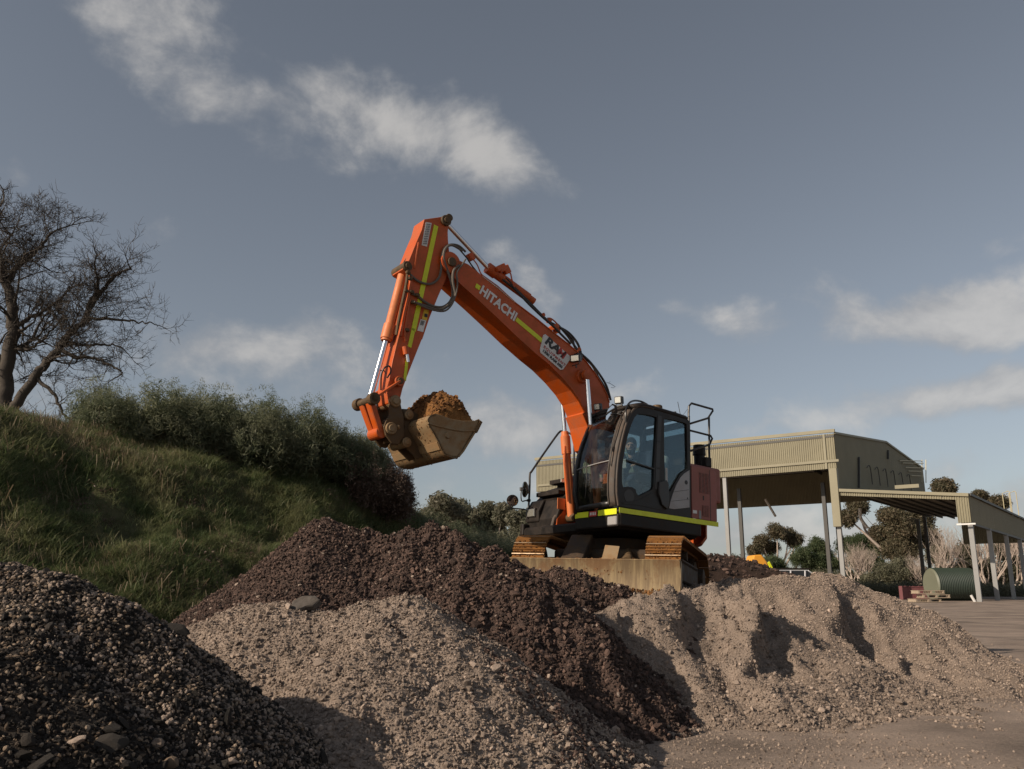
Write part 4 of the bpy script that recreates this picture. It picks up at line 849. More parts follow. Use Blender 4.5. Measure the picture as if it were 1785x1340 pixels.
# ------------------------------------------------------------------ open steel shed with lean to
FD = Vector((-.80, .60, 0)); GD = Vector((.60, .80, 0))
O0 = ground_at(1707, 1049); O0.z = 0
SM = Matrix(((GD.x, FD.x, 0, O0.x), (GD.y, FD.y, 0, O0.y), (0, 0, 1, 0), (0, 0, 0, 1)))   # shed frame: x = depth, y = along the front to the left, z up
SI = SM.inverted()
def sh_front(px, py, x=0.):
    d = SI.to_3x3() @ pixdir(px, py); o = SI @ Vector((0, 0, CAM_H)); return o + d * ((x - o.x) / d.x)
def sh_side(px, py, y):
    d = SI.to_3x3() @ pixdir(px, py); o = SI @ Vector((0, 0, CAM_H)); return o + d * ((y - o.y) / d.y)
shed = empty('steel_shed', (0, 0, 0), label='open khaki steel shed on tall posts with a lower lean to at its right', cat='shed'); shed.matrix_world = SM
yC = sh_front(1457, 800).y; yL = sh_front(935, 830).y; zT = sh_front(1457, 755).z; zT2 = sh_front(935, 804).z; zB = sh_front(1444, 817).z; zB2 = sh_front(938, 857).z
zG = sh_front(1456, 813).z
xB = sh_side(1613, 860, yC).x; xR = sh_side(1543, 771, yC).x; zR = sh_side(1543, 771, yC).z; zE = sh_side(1613, 820, yC).z
zLT = sh_front(1697, 862).z; zLB = sh_front(1707, 910).z; zLC = sh_front(1462, 854).z
print('SHED', [round(v, 2) for v in (yC, yL, zT, zT2, zB, zB2, xB, xR, zR, zE, zLT, zLB, zLC)])
zTa = (zT + zT2) / 2
def corr(x0, y0, x1, y1, zb0, zb1, zt0, zt1, pitch=.22, depth=.03, th=.02):
    """corrugated sheet: from (x0,y0) to (x1,y1); bottom and top heights at both ends"""
    L = math.hypot(x1 - x0, y1 - y0); n = max(2, int(L / pitch) * 4); dx, dy = (x1 - x0) / L, (y1 - y0) / L; vs = []; fs = []
    for i in range(n + 1):
        t = i / n; o = depth * (1, 1, -1, -1)[i % 4]; x, y = x0 + (x1 - x0) * t + dy * o, y0 + (y1 - y0) * t - dx * o
        vs += [(x, y, zb0 + (zb1 - zb0) * t), (x, y, zt0 + (zt1 - zt0) * t)]
    fs = [(2 * i, 2 * i + 2, 2 * i + 3, 2 * i + 1) for i in range(n)]; return vs, fs
def sheet(name, m, *a, **k): mb = MB(); mb.add(*corr(*a, **k)); return mb.build(name, m, shed)
# front fascia of the main shed, in panels split at the cover strips
sheet('cladding_panel', 'khaki_cladding', 0, yL, 0, yC + 1.1, zB2, zB, zT2, zT)
sheet('cladding_panel', 'khaki_cladding', 0, yC + .95, 0, yC, zB, zB, zT, zT)
sheet('cladding_panel', 'khaki_cladding', .0, yL, xB, yL, zB2, zB2, zT2, zT2)
MB().box((-.08, (yL + yC) / 2, 0), (.22, abs(yL - yC) + .3, .34)).build('gutter', 'khaki_cladding', shed, loc=(0, 0, 0)).matrix_local = Matrix.Translation((0, 0, zTa)) @ Matrix.Rotation(math.atan2(zT2 - zT, yL - yC) , 4, 'X')
MB().box((-.09, (yL + yC) / 2 - .3, 0), (.10, abs(yL - yC), .26)).build('fascia_rail', 'khaki_cladding', shed).matrix_local = Matrix.Translation((0, 0, (zG + .35 + zB2 + .3) / 2 + .35)) @ Matrix.Rotation(math.atan2(zB2 - zB, yL - yC), 4, 'X')
MB().box((-.06, yC + 1.02, (zB + zT) / 2), (.08, .22, zT - zB)).build('cover_strip', 'khaki_cladding', shed)
MB().box((-.05, yC + .35, (zB + sh_front(1462, 918).z) / 2), (.5, .8, zB - sh_front(1462, 918).z)).build('post_cladding', 'khaki_cladding', shed, bevel=.02)
# right gable wall
for (a, b, za, zb_, ta, tb) in ((0, xR, zLC, zLC - .1, zT, zR), (xR, xB, zLC - .1, zLC - .2, zR, zE)):
    sheet('gable_sheet', 'khaki_cladding', a + .02, yC, b, yC, za, zb_, ta, tb)
MB().bar((0, yC - .1, zT + .06), (xR, yC - .1, zR + .06), .16, .22).bar((xR, yC - .1, zR + .06), (xB, yC - .1, zE + .06), .16, .22).build('barge_cap', 'khaki_cladding', shed)
MB().box(((0 + xR) / 2, yC + (yL - yC) / 2, 0), (1, 1, 1)).M
rf = MB(); rf.add([(0, yC, zT), (xR, yC, zR), (xB, yC, zE), (xB, yL, zE), (xR, yL, zR), (0, yL, zT2)], [(0, 1, 4, 5), (1, 2, 3, 4)]); rf.build('roof', 'roof_sheet', shed)
# rear high wall

pu = MB()
for i in range(9):
    t = i / 8; x = t * xB; z = (zT + (zR - zT) * min(1, x / xR) if x < xR else zR + (zE - zR) * (x - xR) / (xB - xR)) - .25; pu.box((x, (yC + yL) / 2, z), (.1, abs(yL - yC), .22))
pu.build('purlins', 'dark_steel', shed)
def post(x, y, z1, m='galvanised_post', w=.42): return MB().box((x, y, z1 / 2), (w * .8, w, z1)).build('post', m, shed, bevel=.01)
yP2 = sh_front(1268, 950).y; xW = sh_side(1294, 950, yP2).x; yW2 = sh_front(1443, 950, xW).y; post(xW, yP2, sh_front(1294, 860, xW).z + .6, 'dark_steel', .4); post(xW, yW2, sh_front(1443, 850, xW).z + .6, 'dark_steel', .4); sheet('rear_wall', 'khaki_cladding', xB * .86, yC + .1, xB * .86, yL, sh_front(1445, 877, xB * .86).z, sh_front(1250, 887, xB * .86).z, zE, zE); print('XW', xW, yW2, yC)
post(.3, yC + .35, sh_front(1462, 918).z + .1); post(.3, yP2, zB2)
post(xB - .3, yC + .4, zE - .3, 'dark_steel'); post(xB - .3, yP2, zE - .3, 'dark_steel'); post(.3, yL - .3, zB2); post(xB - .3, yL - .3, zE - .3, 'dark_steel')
def rafters():
    mb = MB()
    for y in (yC + .4, yP2, yL - .3): mb.bar((.2, y, zB + .35), (xR, y, zR - .5), .2, .5).bar((xR, y, zR - .5), (xB - .2, y, zE - .5), .2, .5).bar((xB - .4, y, zE - 2.6), (xB - 3.4, y, zE - .2), .15, .2)
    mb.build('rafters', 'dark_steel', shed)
rafters()
# bracing cables under the rear wall
MB().cyl((xB, yC + 1, 1.0), (xB, yC + 9, zB - 1), .03, n=5).cyl((xB, yP2 - 1, 1.0), (xB, yC + 12, zB - 1), .03, n=5).build('bracing_cable', 'dark_steel', shed)
# lean to
sheet('lean_to_fascia', 'khaki_cladding', 0, yC, 0, .25, zLC - .55, zLT - .45, zLC, zLT)
MB().bar((-.1, yC + .2, zLC), (-.1, -.2, zLT), .2, .3).build('lean_to_capping', 'khaki_cladding', shed)
MB().box((-.12, yC - 3.3 * 2, zLC - .1), (.3, 2.2, .35)).build('downlight_box', 'khaki_cladding', shed)
sheet('lean_to_corner_panel', 'khaki_cladding', -.02, sh_front(1668, 890).y, -.02, -.15, zLB, zLB, zLT, zLT)
xE = 40.0
sheet('lean_to_side_wall', 'khaki_cladding', 0, -.15, 14, -.15, zLB, zLB, zLT, zLT); sheet('lean_to_side_wall', 'khaki_cladding', 14.15, -.12, xE, -.12, zLB, zLB, zLT, zLT)
MB().box((xE / 2, -.25, zLT + .05), (xE, .3, .22)).build('lean_to_gutter', 'dark_steel', shed)
MB().box((xE / 2, -.05, zLB - .05), (xE, .22, .22)).build('eaves_beam', 'dark_steel', shed)
rf = MB(); rf.add([(0, yC, zLC), (xE, yC, zLC), (xE, -.15, zLT), (0, -.15, zLT)], [(0, 1, 2, 3)]); rf.build('lean_to_roof', 'roof_sheet', shed)
xLb = xB * .95
sheet('lean_to_rear_wall', 'khaki_cladding', xLb, yC * .62, xLb, -.1, sh_front(1700, 948, xLb).z, sh_front(1700, 948, xLb).z, zLC - .2, zLT - .1)
pu = MB()
for i in range(8): y = yC + (-.15 - yC) * (i + .5) / 8; pu.box((xLb / 2, y, zLC + (zLT - zLC) * (i + .5) / 8 - .2), (xLb, .12, .24))
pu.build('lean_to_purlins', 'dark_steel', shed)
for x in (0.3, 10.5, 22.0, 33.0): post(x, .0, zLB)
post(xLb - .2, sh_front(1606, 960, xLb).y, zLC - .5, 'dark_steel', .45)
def hanging_light(px0, py0, px1, py1, x, w=.16, arc=.0):
    a, b = sh_front(px0, py0, x), sh_front(px1, py1, x); m_ = (a + b) / 2 + Vector((0, -arc, 0)); MB().tube([a, m_, b], w, 8, smooth=4).build('hanging_strip', 'white_plastic', shed)
hanging_light(1334, 870, 1352, 900, xB * .55); hanging_light(1499, 886, 1512, 920, xB * .5, .2, -.35)
pi = MB()
for k, py in enumerate((802, 806, 814, 820, 828)):
    a = sh_side(1565 + k * 5, py + 1, yC); b_ = sh_side(1600 + (k % 3) * 2, py + 2, yC); pi.bar((a.x, yC - .25, a.z), (b_.x, yC - .55, b_.z), .09, .09)
for px in (1599, 1606): a = sh_side(px, 802, yC); b_ = sh_side(px, 842, yC); pi.bar((a.x, yC - .6, a.z), (b_.x, yC - .6, b_.z), .09, .09)
pi.build('pipe_bracket', 'pipe_cream', shed)
du = MB()
for k, (px, a, b_) in enumerate(((1494, 797, 850), (1545, 785, 800))): p0, p1 = sh_side(px, a, yC), sh_side(px, b_, yC); du.bar((p0.x, yC - .2, p0.z), (p1.x, yC - .2, p1.z), .12, .22, (0, 1, 0))
for k in range(6): p0 = sh_side(1508 + k * 14, 815 + 3 * k, yC); du.tube([(p0.x, yC - .2, p0.z), (p0.x + .6, yC - .35, p0.z + .3), (p0.x + 1.2, yC - .3, p0.z - .7), (p0.x + 1.3, yC - .3, p0.z - 1.8)], .05, 5, smooth=3)
du.build('wall_conduit', 'dark_steel', shed)
lad = MB()
for px in (1755, 1766): a = sh_side(px, 858, 0); lad.tube([(a.x, -.3, zLT - .2), (a.x, -.3, a.z), (a.x + .5, -.1, a.z + .2), (a.x + .9, .6, a.z), (a.x + .9, .6, zLT)], .05, 6)
lad.build('roof_ladder_rail', 'pipe_cream', shed)
MB().tube([(.0, .35, .0), (-.1, .6, .6)], .12).box((-.4, .25, zLB - .15), (.1, 1.6, .14)).build('hanging_bracket', 'white_plastic', shed)

# ------------------------------------------------------------------ yard clutter
def tank():
    a = ground_at(1627, 1047); root = empty('water_tank', tuple(a), label='big green ribbed water tank lying on its side beside the lean to post', cat='tank'); R = 1.6; ax = Vector((.995, .05, 0)).normalized(); L = 4.0
    n = 92; prof = []; st = []
    for i in range(n + 1): prof.append((i / n * L, R + (.03 if i % 4 in (1, 2) else 0)))
    vs = []; fs = []; up = Vector((0, 0, 1)); sd = ax.cross(up); k = 40
    for x, r in prof: vs += [ax * x + Vector((0, 0, R)) + (up * math.cos(6.28318 * j / k) + sd * math.sin(6.28318 * j / k)) * r for j in range(k)]
    fs = [(i * k + j, i * k + (j + 1) % k, (i + 1) * k + (j + 1) % k, (i + 1) * k + j) for i in range(n) for j in range(k)]
    mb = MB(); mb.add(vs, fs); mb.build('shell', 'tank_green', root, smooth=True, auto=25)
    MB().cyl(Vector((0, 0, R)) - ax * .12, Vector((0, 0, R)) + ax * .02, R * .9, R * .99, 40).build('end_cap', 'tank_end', root); MB().cyl(Vector((0, 0, R)) + ax * L, Vector((0, 0, R)) + ax * (L + .5), R * .98, R * .55, 40).build('domed_end', 'tank_green', root)
    MB().cyl(Vector((0, 0, R * 1.3)) + ax * (L + .45), Vector((0, 0, R * 1.3)) + ax * (L + 1.0), .22, .28, 14).build('inlet', 'white_plastic', root)
tank()
def bollard():
    a = ground_at(1681, 1047); root = empty('marker_post', tuple(a), label='cream post with dark bands standing in front of the green tank', cat='post'); MB().cyl((0, 0, -.1), (0, 0, 2.15), .15, .15, 14).build('pole', 'pipe_cream', root, smooth=True)
    for i in range(6): MB().cyl((0, 0, .3 + i * .3), (0, 0, .42 + i * .3), .165, .165, 14).build('band', 'dark_steel', root)
bollard()
def pallet(loc, label, rz=0):
    root = empty('pallet', loc, label=label, cat='pallet', group='wooden pallets by the tank'); root.rotation_euler.z = rz
    for z in (.06, .30): 
        for i in range(5): MB().box((0, -.55 + i * .275, z), (2.4, .17, .05)).build('slat', 'pallet_wood', root)
    for i in range(3): MB().box((-1.1 + i * 1.1, 0, .18), (.14, 1.25, .18)).build('bearer', 'pallet_wood', root)
    return root
pa = ground_at(1612, 1050); pallet(tuple(pa), 'bottom wooden pallet of the small stack in front of the red crates', .1); pallet((pa.x + .8, pa.y, .36), 'upper wooden pallet of the stack, in front of the red crates', .02); pallet((pa.x + .4, pa.y + .1, .72), 'top wooden pallet of the stack, beside the green tank', .06)
def crate(i):
    a = ground_at(1584 + i * 10, 1046); root = empty('plastic_crate', (a.x, a.y + 1, 0), label=('leftmost', 'second', 'third', 'fourth', 'fifth', 'rightmost')[i] + ' of the faded red plastic bins in a row behind the pallets', cat='crate', group='row of faded red bins')
    for x in (-.27, .27): MB().box((x, 0, .75), (.04, .9, 1.4)).build('side', 'crate_red', root)
    MB().box((0, -.43, .72), (.5, .04, 1.3)).build('front', 'crate_red', root); MB().box((0, 0, .08), (.5, .82, .06)).build('floor', 'crate_red', root); MB().box((0, -.46, 1.36), (.58, .05, .1)).build('rim', 'crate_red', root)
for i in range(6): crate(i)
def car():
    a = P(1392, 1010, 62); root = empty('parked_car', (a.x, 62, 0), label='pale four wheel drive with a black roof rack parked behind the pale gravel heap', cat='car'); z0 = P(1392, 995, 62).z - 1.83
    root.location.z = z0 + .02; root.rotation_euler.z = .12
    body = [(-2.4, .5), (-2.45, 1.0), (-2.3, 1.15), (2.0, 1.15), (2.15, 1.0), (2.3, .5)]; cab = [(-2.25, 1.15), (-2.1, 1.72), (-1.9, 1.82), (.35, 1.82), (.6, 1.76), (1.35, 1.15)]
    MB().prism([(-2.4, .45), (2.5, .45), (2.55, .95), (1.4, 1.15), (-2.4, 1.15)], -.92, .92).build('body', 'car_white', root, bevel=.05, seg=2)
    MB().prism(cab, -.80, .80).build('cabin', 'car_glass', root, bevel=.04, seg=2)
    rf = MB(); rf.box((-.75, 0, 1.83), (2.4, 1.6, .06)); rf.bar((.38, -.79, 1.82), (1.4, -.84, 1.15), .08, .08).bar((.38, .79, 1.82), (1.4, .84, 1.15), .08, .08)
    for x in (-2.1, -.95, .1): rf.bar((x, -.81, 1.14), (x + .05, -.81, 1.82), .10, .10)
    rf.build('roof', 'car_white', root, bevel=.02)
    rk = MB(); [rk.box((-1.9 + i * .4, 0, 1.95), (.05, 1.5, .05)) for i in range(7)]; rk.box((-.7, -.75, 1.95), (2.6, .05, .08)).box((-.7, .75, 1.95), (2.6, .05, .08)); rk.build('roof_rack', 'black_paint', root)
    for x in (-1.6, 1.6):
        for y in (-.85, .85): MB().cyl((x, y - .12, .38), (x, y + .12, .38), .38, .38, 20).build('wheel', 'rubber', root)
    return root
car()
def machine():
    a = P(1326, 985, 40); root = empty('yellow_machine', (a.x, 40, 0), label='yellow orange machine hood just showing behind the dark mound', cat='machine'); z = P(1326, 968, 40).z; k = 40 / F_PX
    x0, x1 = P(1308, 970, 40).x - a.x, P(1338, 970, 40).x - a.x
    MB().prism([(x0 - .6, .6), (x0, z), (x0 + .35, z + .02), (x1 - .22, z - .3), (x1, z - .9), (x1, .6)], -.6, .6).build('hood', 'machine_yellow', root, bevel=.05, seg=2)
    MB().prism([(x1 - .2, z - .35), (x1 - .10, z - .28), (x1 + .22, z - 1.0), (x1 + .1, z - 1.05)], -.62, .62).build('trim', 'reflective_yellow', root, bevel=.01)
    MB().box((0, 0, .5), (1.6, 1.3, .5)).build('chassis', 'black_paint', root)
    for x in (-.7, .7): MB().cyl((x, -.75, .35), (x, .75, .35), .35, .35, 20).build('wheel', 'rubber', root)
machine()

# ------------------------------------------------------------------ excavator
# root frame: x forward, y to the machine's left, z up; the upper structure is slewed by SWING
EX = empty('excavator', (0, 0, 0), label='orange crawler excavator with raised boom and a bucket of orange soil', cat='excavator'); EX.matrix_world = ROOT
SW = Matrix.Rotation(SWING, 4, 'Z'); HI = (ROOT @ SW).inverted(); UI = ROOT.inverted()
def hp(px, py, y):
    """point of the upper structure's lengthwise plane at y that is seen at this pixel of the photograph"""
    o = HI @ Vector((0, 0, CAM_H)); d = HI.to_3x3() @ pixdir(px, py); return o + d * ((y - o.y) / d.y)
def h2(px, py, y): q = hp(px, py, y); return (q.x, q.z)
def HM(): return MB(SW)
def zc(x, y): return (960 + x / 5.583, 680 + y / 5.583)       # from the enlarged cab view
def z3(x, y): return (610 + x / 4.785, 560 + y / 4.785)       # bucket view
def z2(x, y): return (620 + x / 5.582, 360 + y / 5.582)       # arm head view
def z4(x, y): return (800 + x / 4.467, 420 + y / 4.467)       # boom view
def z1(x, y): return (860 + x / 3.35, 660 + y / 3.35)
def z7(x, y): return (860 + x / 6.09, 700 + y / 6.09)

# --- tracks
def shoe_mesh():
    mb = MB(); mb.box((0, 0, 0), (.163, .5, .022))
    for x in (-.06, -.005, .05): mb.add([(x - .014, -.25, .011), (x + .014, -.25, .011), (x + .006, -.25, .042), (x - .006, -.25, .042), (x - .014, .25, .011), (x + .014, .25, .011), (x + .006, .25, .042), (x - .006, .25, .042)], [(0, 1, 2, 3)[::-1], (4, 5, 6, 7), (1, 0, 4, 5)[::-1], (2, 1, 5, 6)[::-1], (3, 2, 6, 7)[::-1], (0, 3, 7, 4)[::-1]])
    mb.box((0, 0, -.03), (.15, .16, .04)); me = bpy.data.meshes.new('track_shoe'); me.from_pydata(mb.v, [], mb.f); me.materials.append(MATS['track_steel']); me.materials.append(MATS['worn_steel'])
    for p in me.polygons:
        if all(me.vertices[i].co.z > .04 and me.vertices[i].co.x < -.04 for i in p.vertices): p.material_index = 1
    return me
SHOE = shoe_mesh()
mud_src = rock_sources('mud', 'clods_orange', 5, sub=2, flats=((1, .8, .5), (1, .9, .6)), rough=.2)
TR, XF, XB_, ZC = .425, 1.36, -1.52, .46
for side in (1, -1):
    yc = side * .995
    t = empty('crawler_track', (0, 0, 0), EX); fr = MB()
    fr.box((-.08, yc, .47), (2.3, .26, .30)).box((-.08, yc, .62), (1.9, .32, .05)); fr.build('track_frame', 'track_dark', t, bevel=.02)
    L = XF - XB_; per = 2 * L + 2 * math.pi * TR; n = 47
    for i in range(n):
        s = (i + .3) / n * per
        if s < L: x, z, a = XB_ + s, ZC + TR, 0
        elif s < L + math.pi * TR: b = (s - L) / TR; x, z, a = XF + math.sin(b) * TR, ZC + math.cos(b) * TR, b
        elif s < 2 * L + math.pi * TR: x, z, a = XF - (s - L - math.pi * TR), ZC - TR, math.pi
        else: b = (s - 2 * L - math.pi * TR) / TR; x, z, a = XB_ - math.sin(b) * TR, ZC - math.cos(b) * TR, math.pi + b
        o = bpy.data.objects.new('track_shoe', SHOE); COL.objects.link(o); o.parent = t; o.location = (x, yc, z + (.0 if a else -.0)); o.rotation_euler = (0, a, 0)
    MB().cyl((XF, yc - .09, ZC), (XF, yc + .09, ZC), .37, n=28).cyl((XF, yc - .2, ZC), (XF, yc + .2, ZC), .12, n=16).build('idler_wheel', 'track_dark', t, bevel=.01)
    sp = MB().cyl((XB_, yc - .06, ZC), (XB_, yc + .06, ZC), .33, n=28).cyl((XB_, yc - .2, ZC), (XB_, yc + .2, ZC), .2, n=18)
    for k in range(15): b = k / 15 * 6.283; sp.box((XB_ + math.sin(b) * .35, yc, ZC + math.cos(b) * .35), (.06, .07, .09), Matrix.Rotation(b, 3, 'Y'))
    sp.build('sprocket', 'track_dark', t)
    for k in range(7): x = -1.1 + k * .34; MB().cyl((x, yc - .17, .17), (x, yc + .17, .17), .11, n=16).build('track_roller', 'track_dark', t)
    MB().cyl((-.1, yc - .1, .76), (-.1, yc + .1, .76), .08, n=14).build('carrier_roller', 'track_dark', t)
    # mud caked on the shoes
    r = np.random.default_rng(5 + side); m_ = 2600; s = r.random(m_) * per * .75 ; pts = []
    for q in s:
        if q < L: pts.append((XB_ + q, yc, ZC + TR + .018))
        else: b = min((q - L) / TR, 2.4); pts.append((XF + math.sin(b) * (TR + .018), yc, ZC + math.cos(b) * (TR + .018)))
    pts = np.array(pts); pts[:, 1] += r.uniform(-.24, .24, m_); scatter('caked_mud', pts, r.uniform(0, 6.28, (m_, 3)), r.uniform(.008, .030, m_), r.integers(0, 5, m_), mud_src, t, kind='stuff')
uc = MB().box((0, 0, .52), (1.5, 1.5, .26)).box((.0, 0, .60), (2.3, 1.56, .30)).box((0, 0, .70), (1.0, 1.0, .16)); uc.build('undercarriage_frame', 'track_dark', EX, bevel=.04)
MB().cyl((0, 0, .76), (0, 0, .98), .56, .56, 40).build('slewing_ring', 'track_dark', EX, smooth=True)
# --- dozer blade
bl = empty('dozer_blade', (0, 0, 0), EX)
bp_ = [(1.905, .03), (1.885, .10), (1.872, .20), (1.868, .32), (1.875, .43), (1.897, .53)]
MB().strip(bp_[::-1], -1.25, 1.25, .03).build('mouldboard', 'blade_steel', bl, smooth=True)
MB().box((1.893, 0, .536), (.045, 2.5, .018)).build('top_edge', 'blade_steel', bl, bevel=.004); MB().box((1.915, 0, .05), (.02, 2.5, .12)).build('cutting_edge', 'steel_dirty', bl)
for y in (-1.25, 1.25): MB().prism([(1.90, .02), (1.897, .54), (1.78, .50), (1.76, .08)], y - .012, y + .012).build('end_plate', 'blade_steel', bl)
for y in (-.42, .42): MB().bar((1.84, y, .22), (.75, y * 1.05, .40), .16, .20).build('push_arm', 'steel_dirty', bl, bevel=.01)
for y in (-.36, .38): MB().prism([(1.80, .50), (1.62, .60), (1.05, .98), (.92, .86), (1.5, .42)], y - .17, y + .17).build('arm_guard' if y < 0 else 'arm_guard', 'track_dark', bl, bevel=.015) if y < 0 else MB().cyl((1.72, y + .1, .50), (1.0, y - .02, .72), .065, .065, 16).cyl((1.74, y + .1, .50), (1.60, y + .08, .56), .09, .09, 16).build('lift_cylinder', 'steel_dirty', bl, smooth=True)
MB().add([(1.80, .12, .54), (1.80, .34, .54), (1.70, .36, .74), (1.66, .14, .76), (1.62, .2, .55)], [(0, 1, 2, 3), (0, 3, 4), (1, 4, 2), (3, 2, 4), (0, 4, 1)]).build('cylinder_shield', 'bucket_steel', bl)
r = np.random.default_rng(3); m_ = 420; py_ = r.normal(.0, .55, m_).clip(-.9, .6); pts = np.stack([r.uniform(1.62, 1.86, m_), py_, r.uniform(.50, .54, m_)], -1)
scatter('mud_on_blade', pts, r.uniform(0, 6.28, (m_, 3)), r.uniform(.01, .045, m_), r.integers(0, 5, m_), mud_src, bl, kind='stuff')
m_ = 170; py_ = r.normal(.05, .42, m_).clip(-1, 1); pz = .53 - np.abs(r.normal(0, .10, m_)); pts = np.stack([np.full(m_, 1.895), py_, pz], -1); pts2 = np.stack([np.full(300, 1.915), r.uniform(.0, 1.2, 300), r.uniform(.0, .13, 300)], -1)
scatter('mud_on_face', np.concatenate([pts, pts2]), r.uniform(0, 6.28, (m_ + 300, 3)), np.concatenate([r.uniform(.006, .022, m_), r.uniform(.01, .04, 300)]), r.integers(0, 5, m_ + 300), mud_src, bl, kind='stuff')

# --- upper structure: main frame and skirt
zb = 1.235; YL = 1.24
def rounded(n=14, r=1.40, x0=-.45):   # counterweight plan
    return [(-x0 * 0 + -math.cos(a) * r, math.sin(a) * r) for a in np.linspace(-1.05, 1.05, n)]
hf = HM(); hf.box((.25, 0, 1.09), (1.7, 2.36, .16)); hf.build('main_frame', 'black_paint', EX, bevel=.03)
HM().box((.26, YL - .05, 1.14), (1.75, .10, .20)).build('side_skirt', 'black_paint', EX, bevel=.025, seg=2)
HM().box((.10, -YL + .05, 1.14), (2.05, .10, .20)).build('side_skirt', 'black_paint', EX, bevel=.025, seg=2)
HM().box((1.10, .74, 1.13), (.14, .98, .20)).build('front_skirt', 'black_paint', EX, bevel=.03, seg=2)
HM().box((1.165, YL - .13, 1.12), (.04, .2, .13)).build('corner_step', 'grey_panel', EX, bevel=.012)
st = HM(); st.box((.075, YL + .004, zb + .035), (2.16, .006, .075)); st.build('reflective_stripe', 'reflective_yellow', EX)
for (a, b) in ((.27, .58), (.80, 1.21)): HM().box((1.176, (a + b) / 2, zb + .02), (.006, b - a, .085)).build('reflective_stripe', 'reflective_yellow', EX)
HM().box((1.177, .69, zb + .02), (.006, .17, .08)).build('number_plate', 'print_red', EX)
def hmat(o, xa, ya):
    """text frame on the upper structure: origin, reading direction, up direction"""
    xa, ya = Vector(xa).normalized(), Vector(ya).normalized(); za = xa.cross(ya); return SW @ Matrix(((xa.x, ya.x, za.x, o[0]), (xa.y, ya.y, za.y, o[1]), (xa.z, ya.z, za.z, o[2]), (0, 0, 0, 1)))
for k in range(4): HM().box((1.182, .635 + k * .036, zb + .02), (.003, .02, .045)).build('plate_print', 'white_vinyl', EX)
# counterweight
cw = []
N = 18; prof = [(-.30, 0.0, .90), (0, 0, 1.02)]
def ring(rr, z): return [(-math.cos(a) * rr - .0, math.sin(a) * rr, z) for a in np.linspace(-1.02, 1.02, N)]
rings = [ring(1.12, .90), ring(1.34, .95), ring(1.42, 1.06), ring(1.43, 1.62), ring(1.40, 1.68)]
vs = [p for rg in rings for p in rg]; fs = [(i * N + j, i * N + j + 1, (i + 1) * N + j + 1, (i + 1) * N + j)[::-1] for i in range(len(rings) - 1) for j in range(N - 1)]
b0 = len(vs); vs += [(-.62, -1.2, .93), (-.62, 1.2, .93), (-.62, 1.2, 1.68), (-.62, -1.2, 1.68)]
fs += [tuple(range(N)) + (b0 + 1, b0), tuple(range((len(rings) - 1) * N, len(rings) * N))[::-1] + (b0 + 3, b0 + 2)]
cwm = HM(); cwm.add(vs, fs); cwm.build('counterweight', 'orange_paint', EX, smooth=True)
# engine hood: faded red left cover with grilles
A = [h2(1206, 811, YL), h2(1250, 817, YL)]; zt = A[0][1]
xr0, xr1 = h2(1206, 850, YL)[0], h2(1249, 850, YL)[0]
hood = HM(); hood.prism([(xr0, zb + .075), (xr0, zt), (xr1 + .06, zt + .01), (xr1, zt - .06), (xr1, zb + .075)], YL - .07, YL).build('engine_cover', 'red_paint_faded', EX, bevel=.012, seg=2)
HM().box(((xr0 + xr1) / 2 - .1, 0, 1.92), (.78, 2.34, .58)).build('engine_hood', 'red_paint_faded', EX, bevel=.04, seg=2)
HM().prism([(xr0 - .42, zb + .078), (xr0 - .42, zt - .02), (xr0 - .43, zt - .02), (xr0 - .43, zb + .078)], YL - .0, YL + .003).build('cover_seam', 'print_black', EX)
def grille(px0, py0, px1, py1, n, m='print_black'):
    (a, za), (b, zb2) = h2(px0, py0, YL), h2(px1, py1, YL); root = empty('grille', (0, 0, 0), EX)
    HM().box(((a + b) / 2, YL + .001, (za + zb2) / 2), (abs(a - b), .004, abs(za - zb2))).build('backing', 'print_black', root)
    for i in range(n): z = zb2 + (za - zb2) * (i + .5) / n; HM().box(((a + b) / 2, YL + .006, z), (abs(a - b), .008, abs(za - zb2) / n * .5), ).build('louvre', 'red_paint_faded', root)
    for i in range(3): x = a + (b - a) * (i + .5) / 3; HM().box((x, YL + .009, (za + zb2) / 2), (.008, .006, abs(za - zb2))).build('rib', 'red_paint_faded', root)
grille(1218.5, 823, 1236, 861, 16); grille(1224, 880, 1236, 901, 9)
for (px, py, w, h_, m) in ((1211, 892, .09, .05, 'white_vinyl'), (1220, 897, .05, .13, 'print_grey'), (1226, 868, .02, .07, 'print_black'), (1210, 905, .05, .03, 'white_vinyl')):
    c = hp(px, py, YL); HM().box((c.x, YL + .004, c.z), (w, .005, h_)).build('sticker', m, EX)
ex_ = HM(); c = hp(1212, 797, .8); ex_.cyl((c.x - .1, .8, 2.1), (c.x - .1, .8, c.z + .05), .09, n=20).cyl((c.x - .1, .8, c.z + .05), (c.x - .1, .8, c.z + .22), .11, .10, 20); ex_.build('exhaust_stack', 'black_paint', EX, smooth=True)
c = hp(1232, 806, 1.1); HM().box((c.x, 1.1, c.z), (.14, .1, .16)).build('rail_bracket', 'black_paint', EX, bevel=.01)
# rear handrail
rail = HM(); Yr = 1.05
for pts in ([(1341, 255), (1345, 155), (1370, 127), (1575, 185), (1578, 200), (1530, 272), (1358, 325)], [(1358, 392), (1555, 442), (1572, 468), (1545, 530), (1362, 590)]): rail.tube([hp(*zc(*p), Yr) for p in pts], .018, 8)
rail.tube([hp(*zc(1350, 600), Yr), hp(*zc(1345, 250), Yr)], .018, 8).tube([hp(*zc(1545, 740), Yr), hp(*zc(1540, 262), Yr)], .018, 8).build('rear_handrail', 'frame_black', EX, smooth=True)

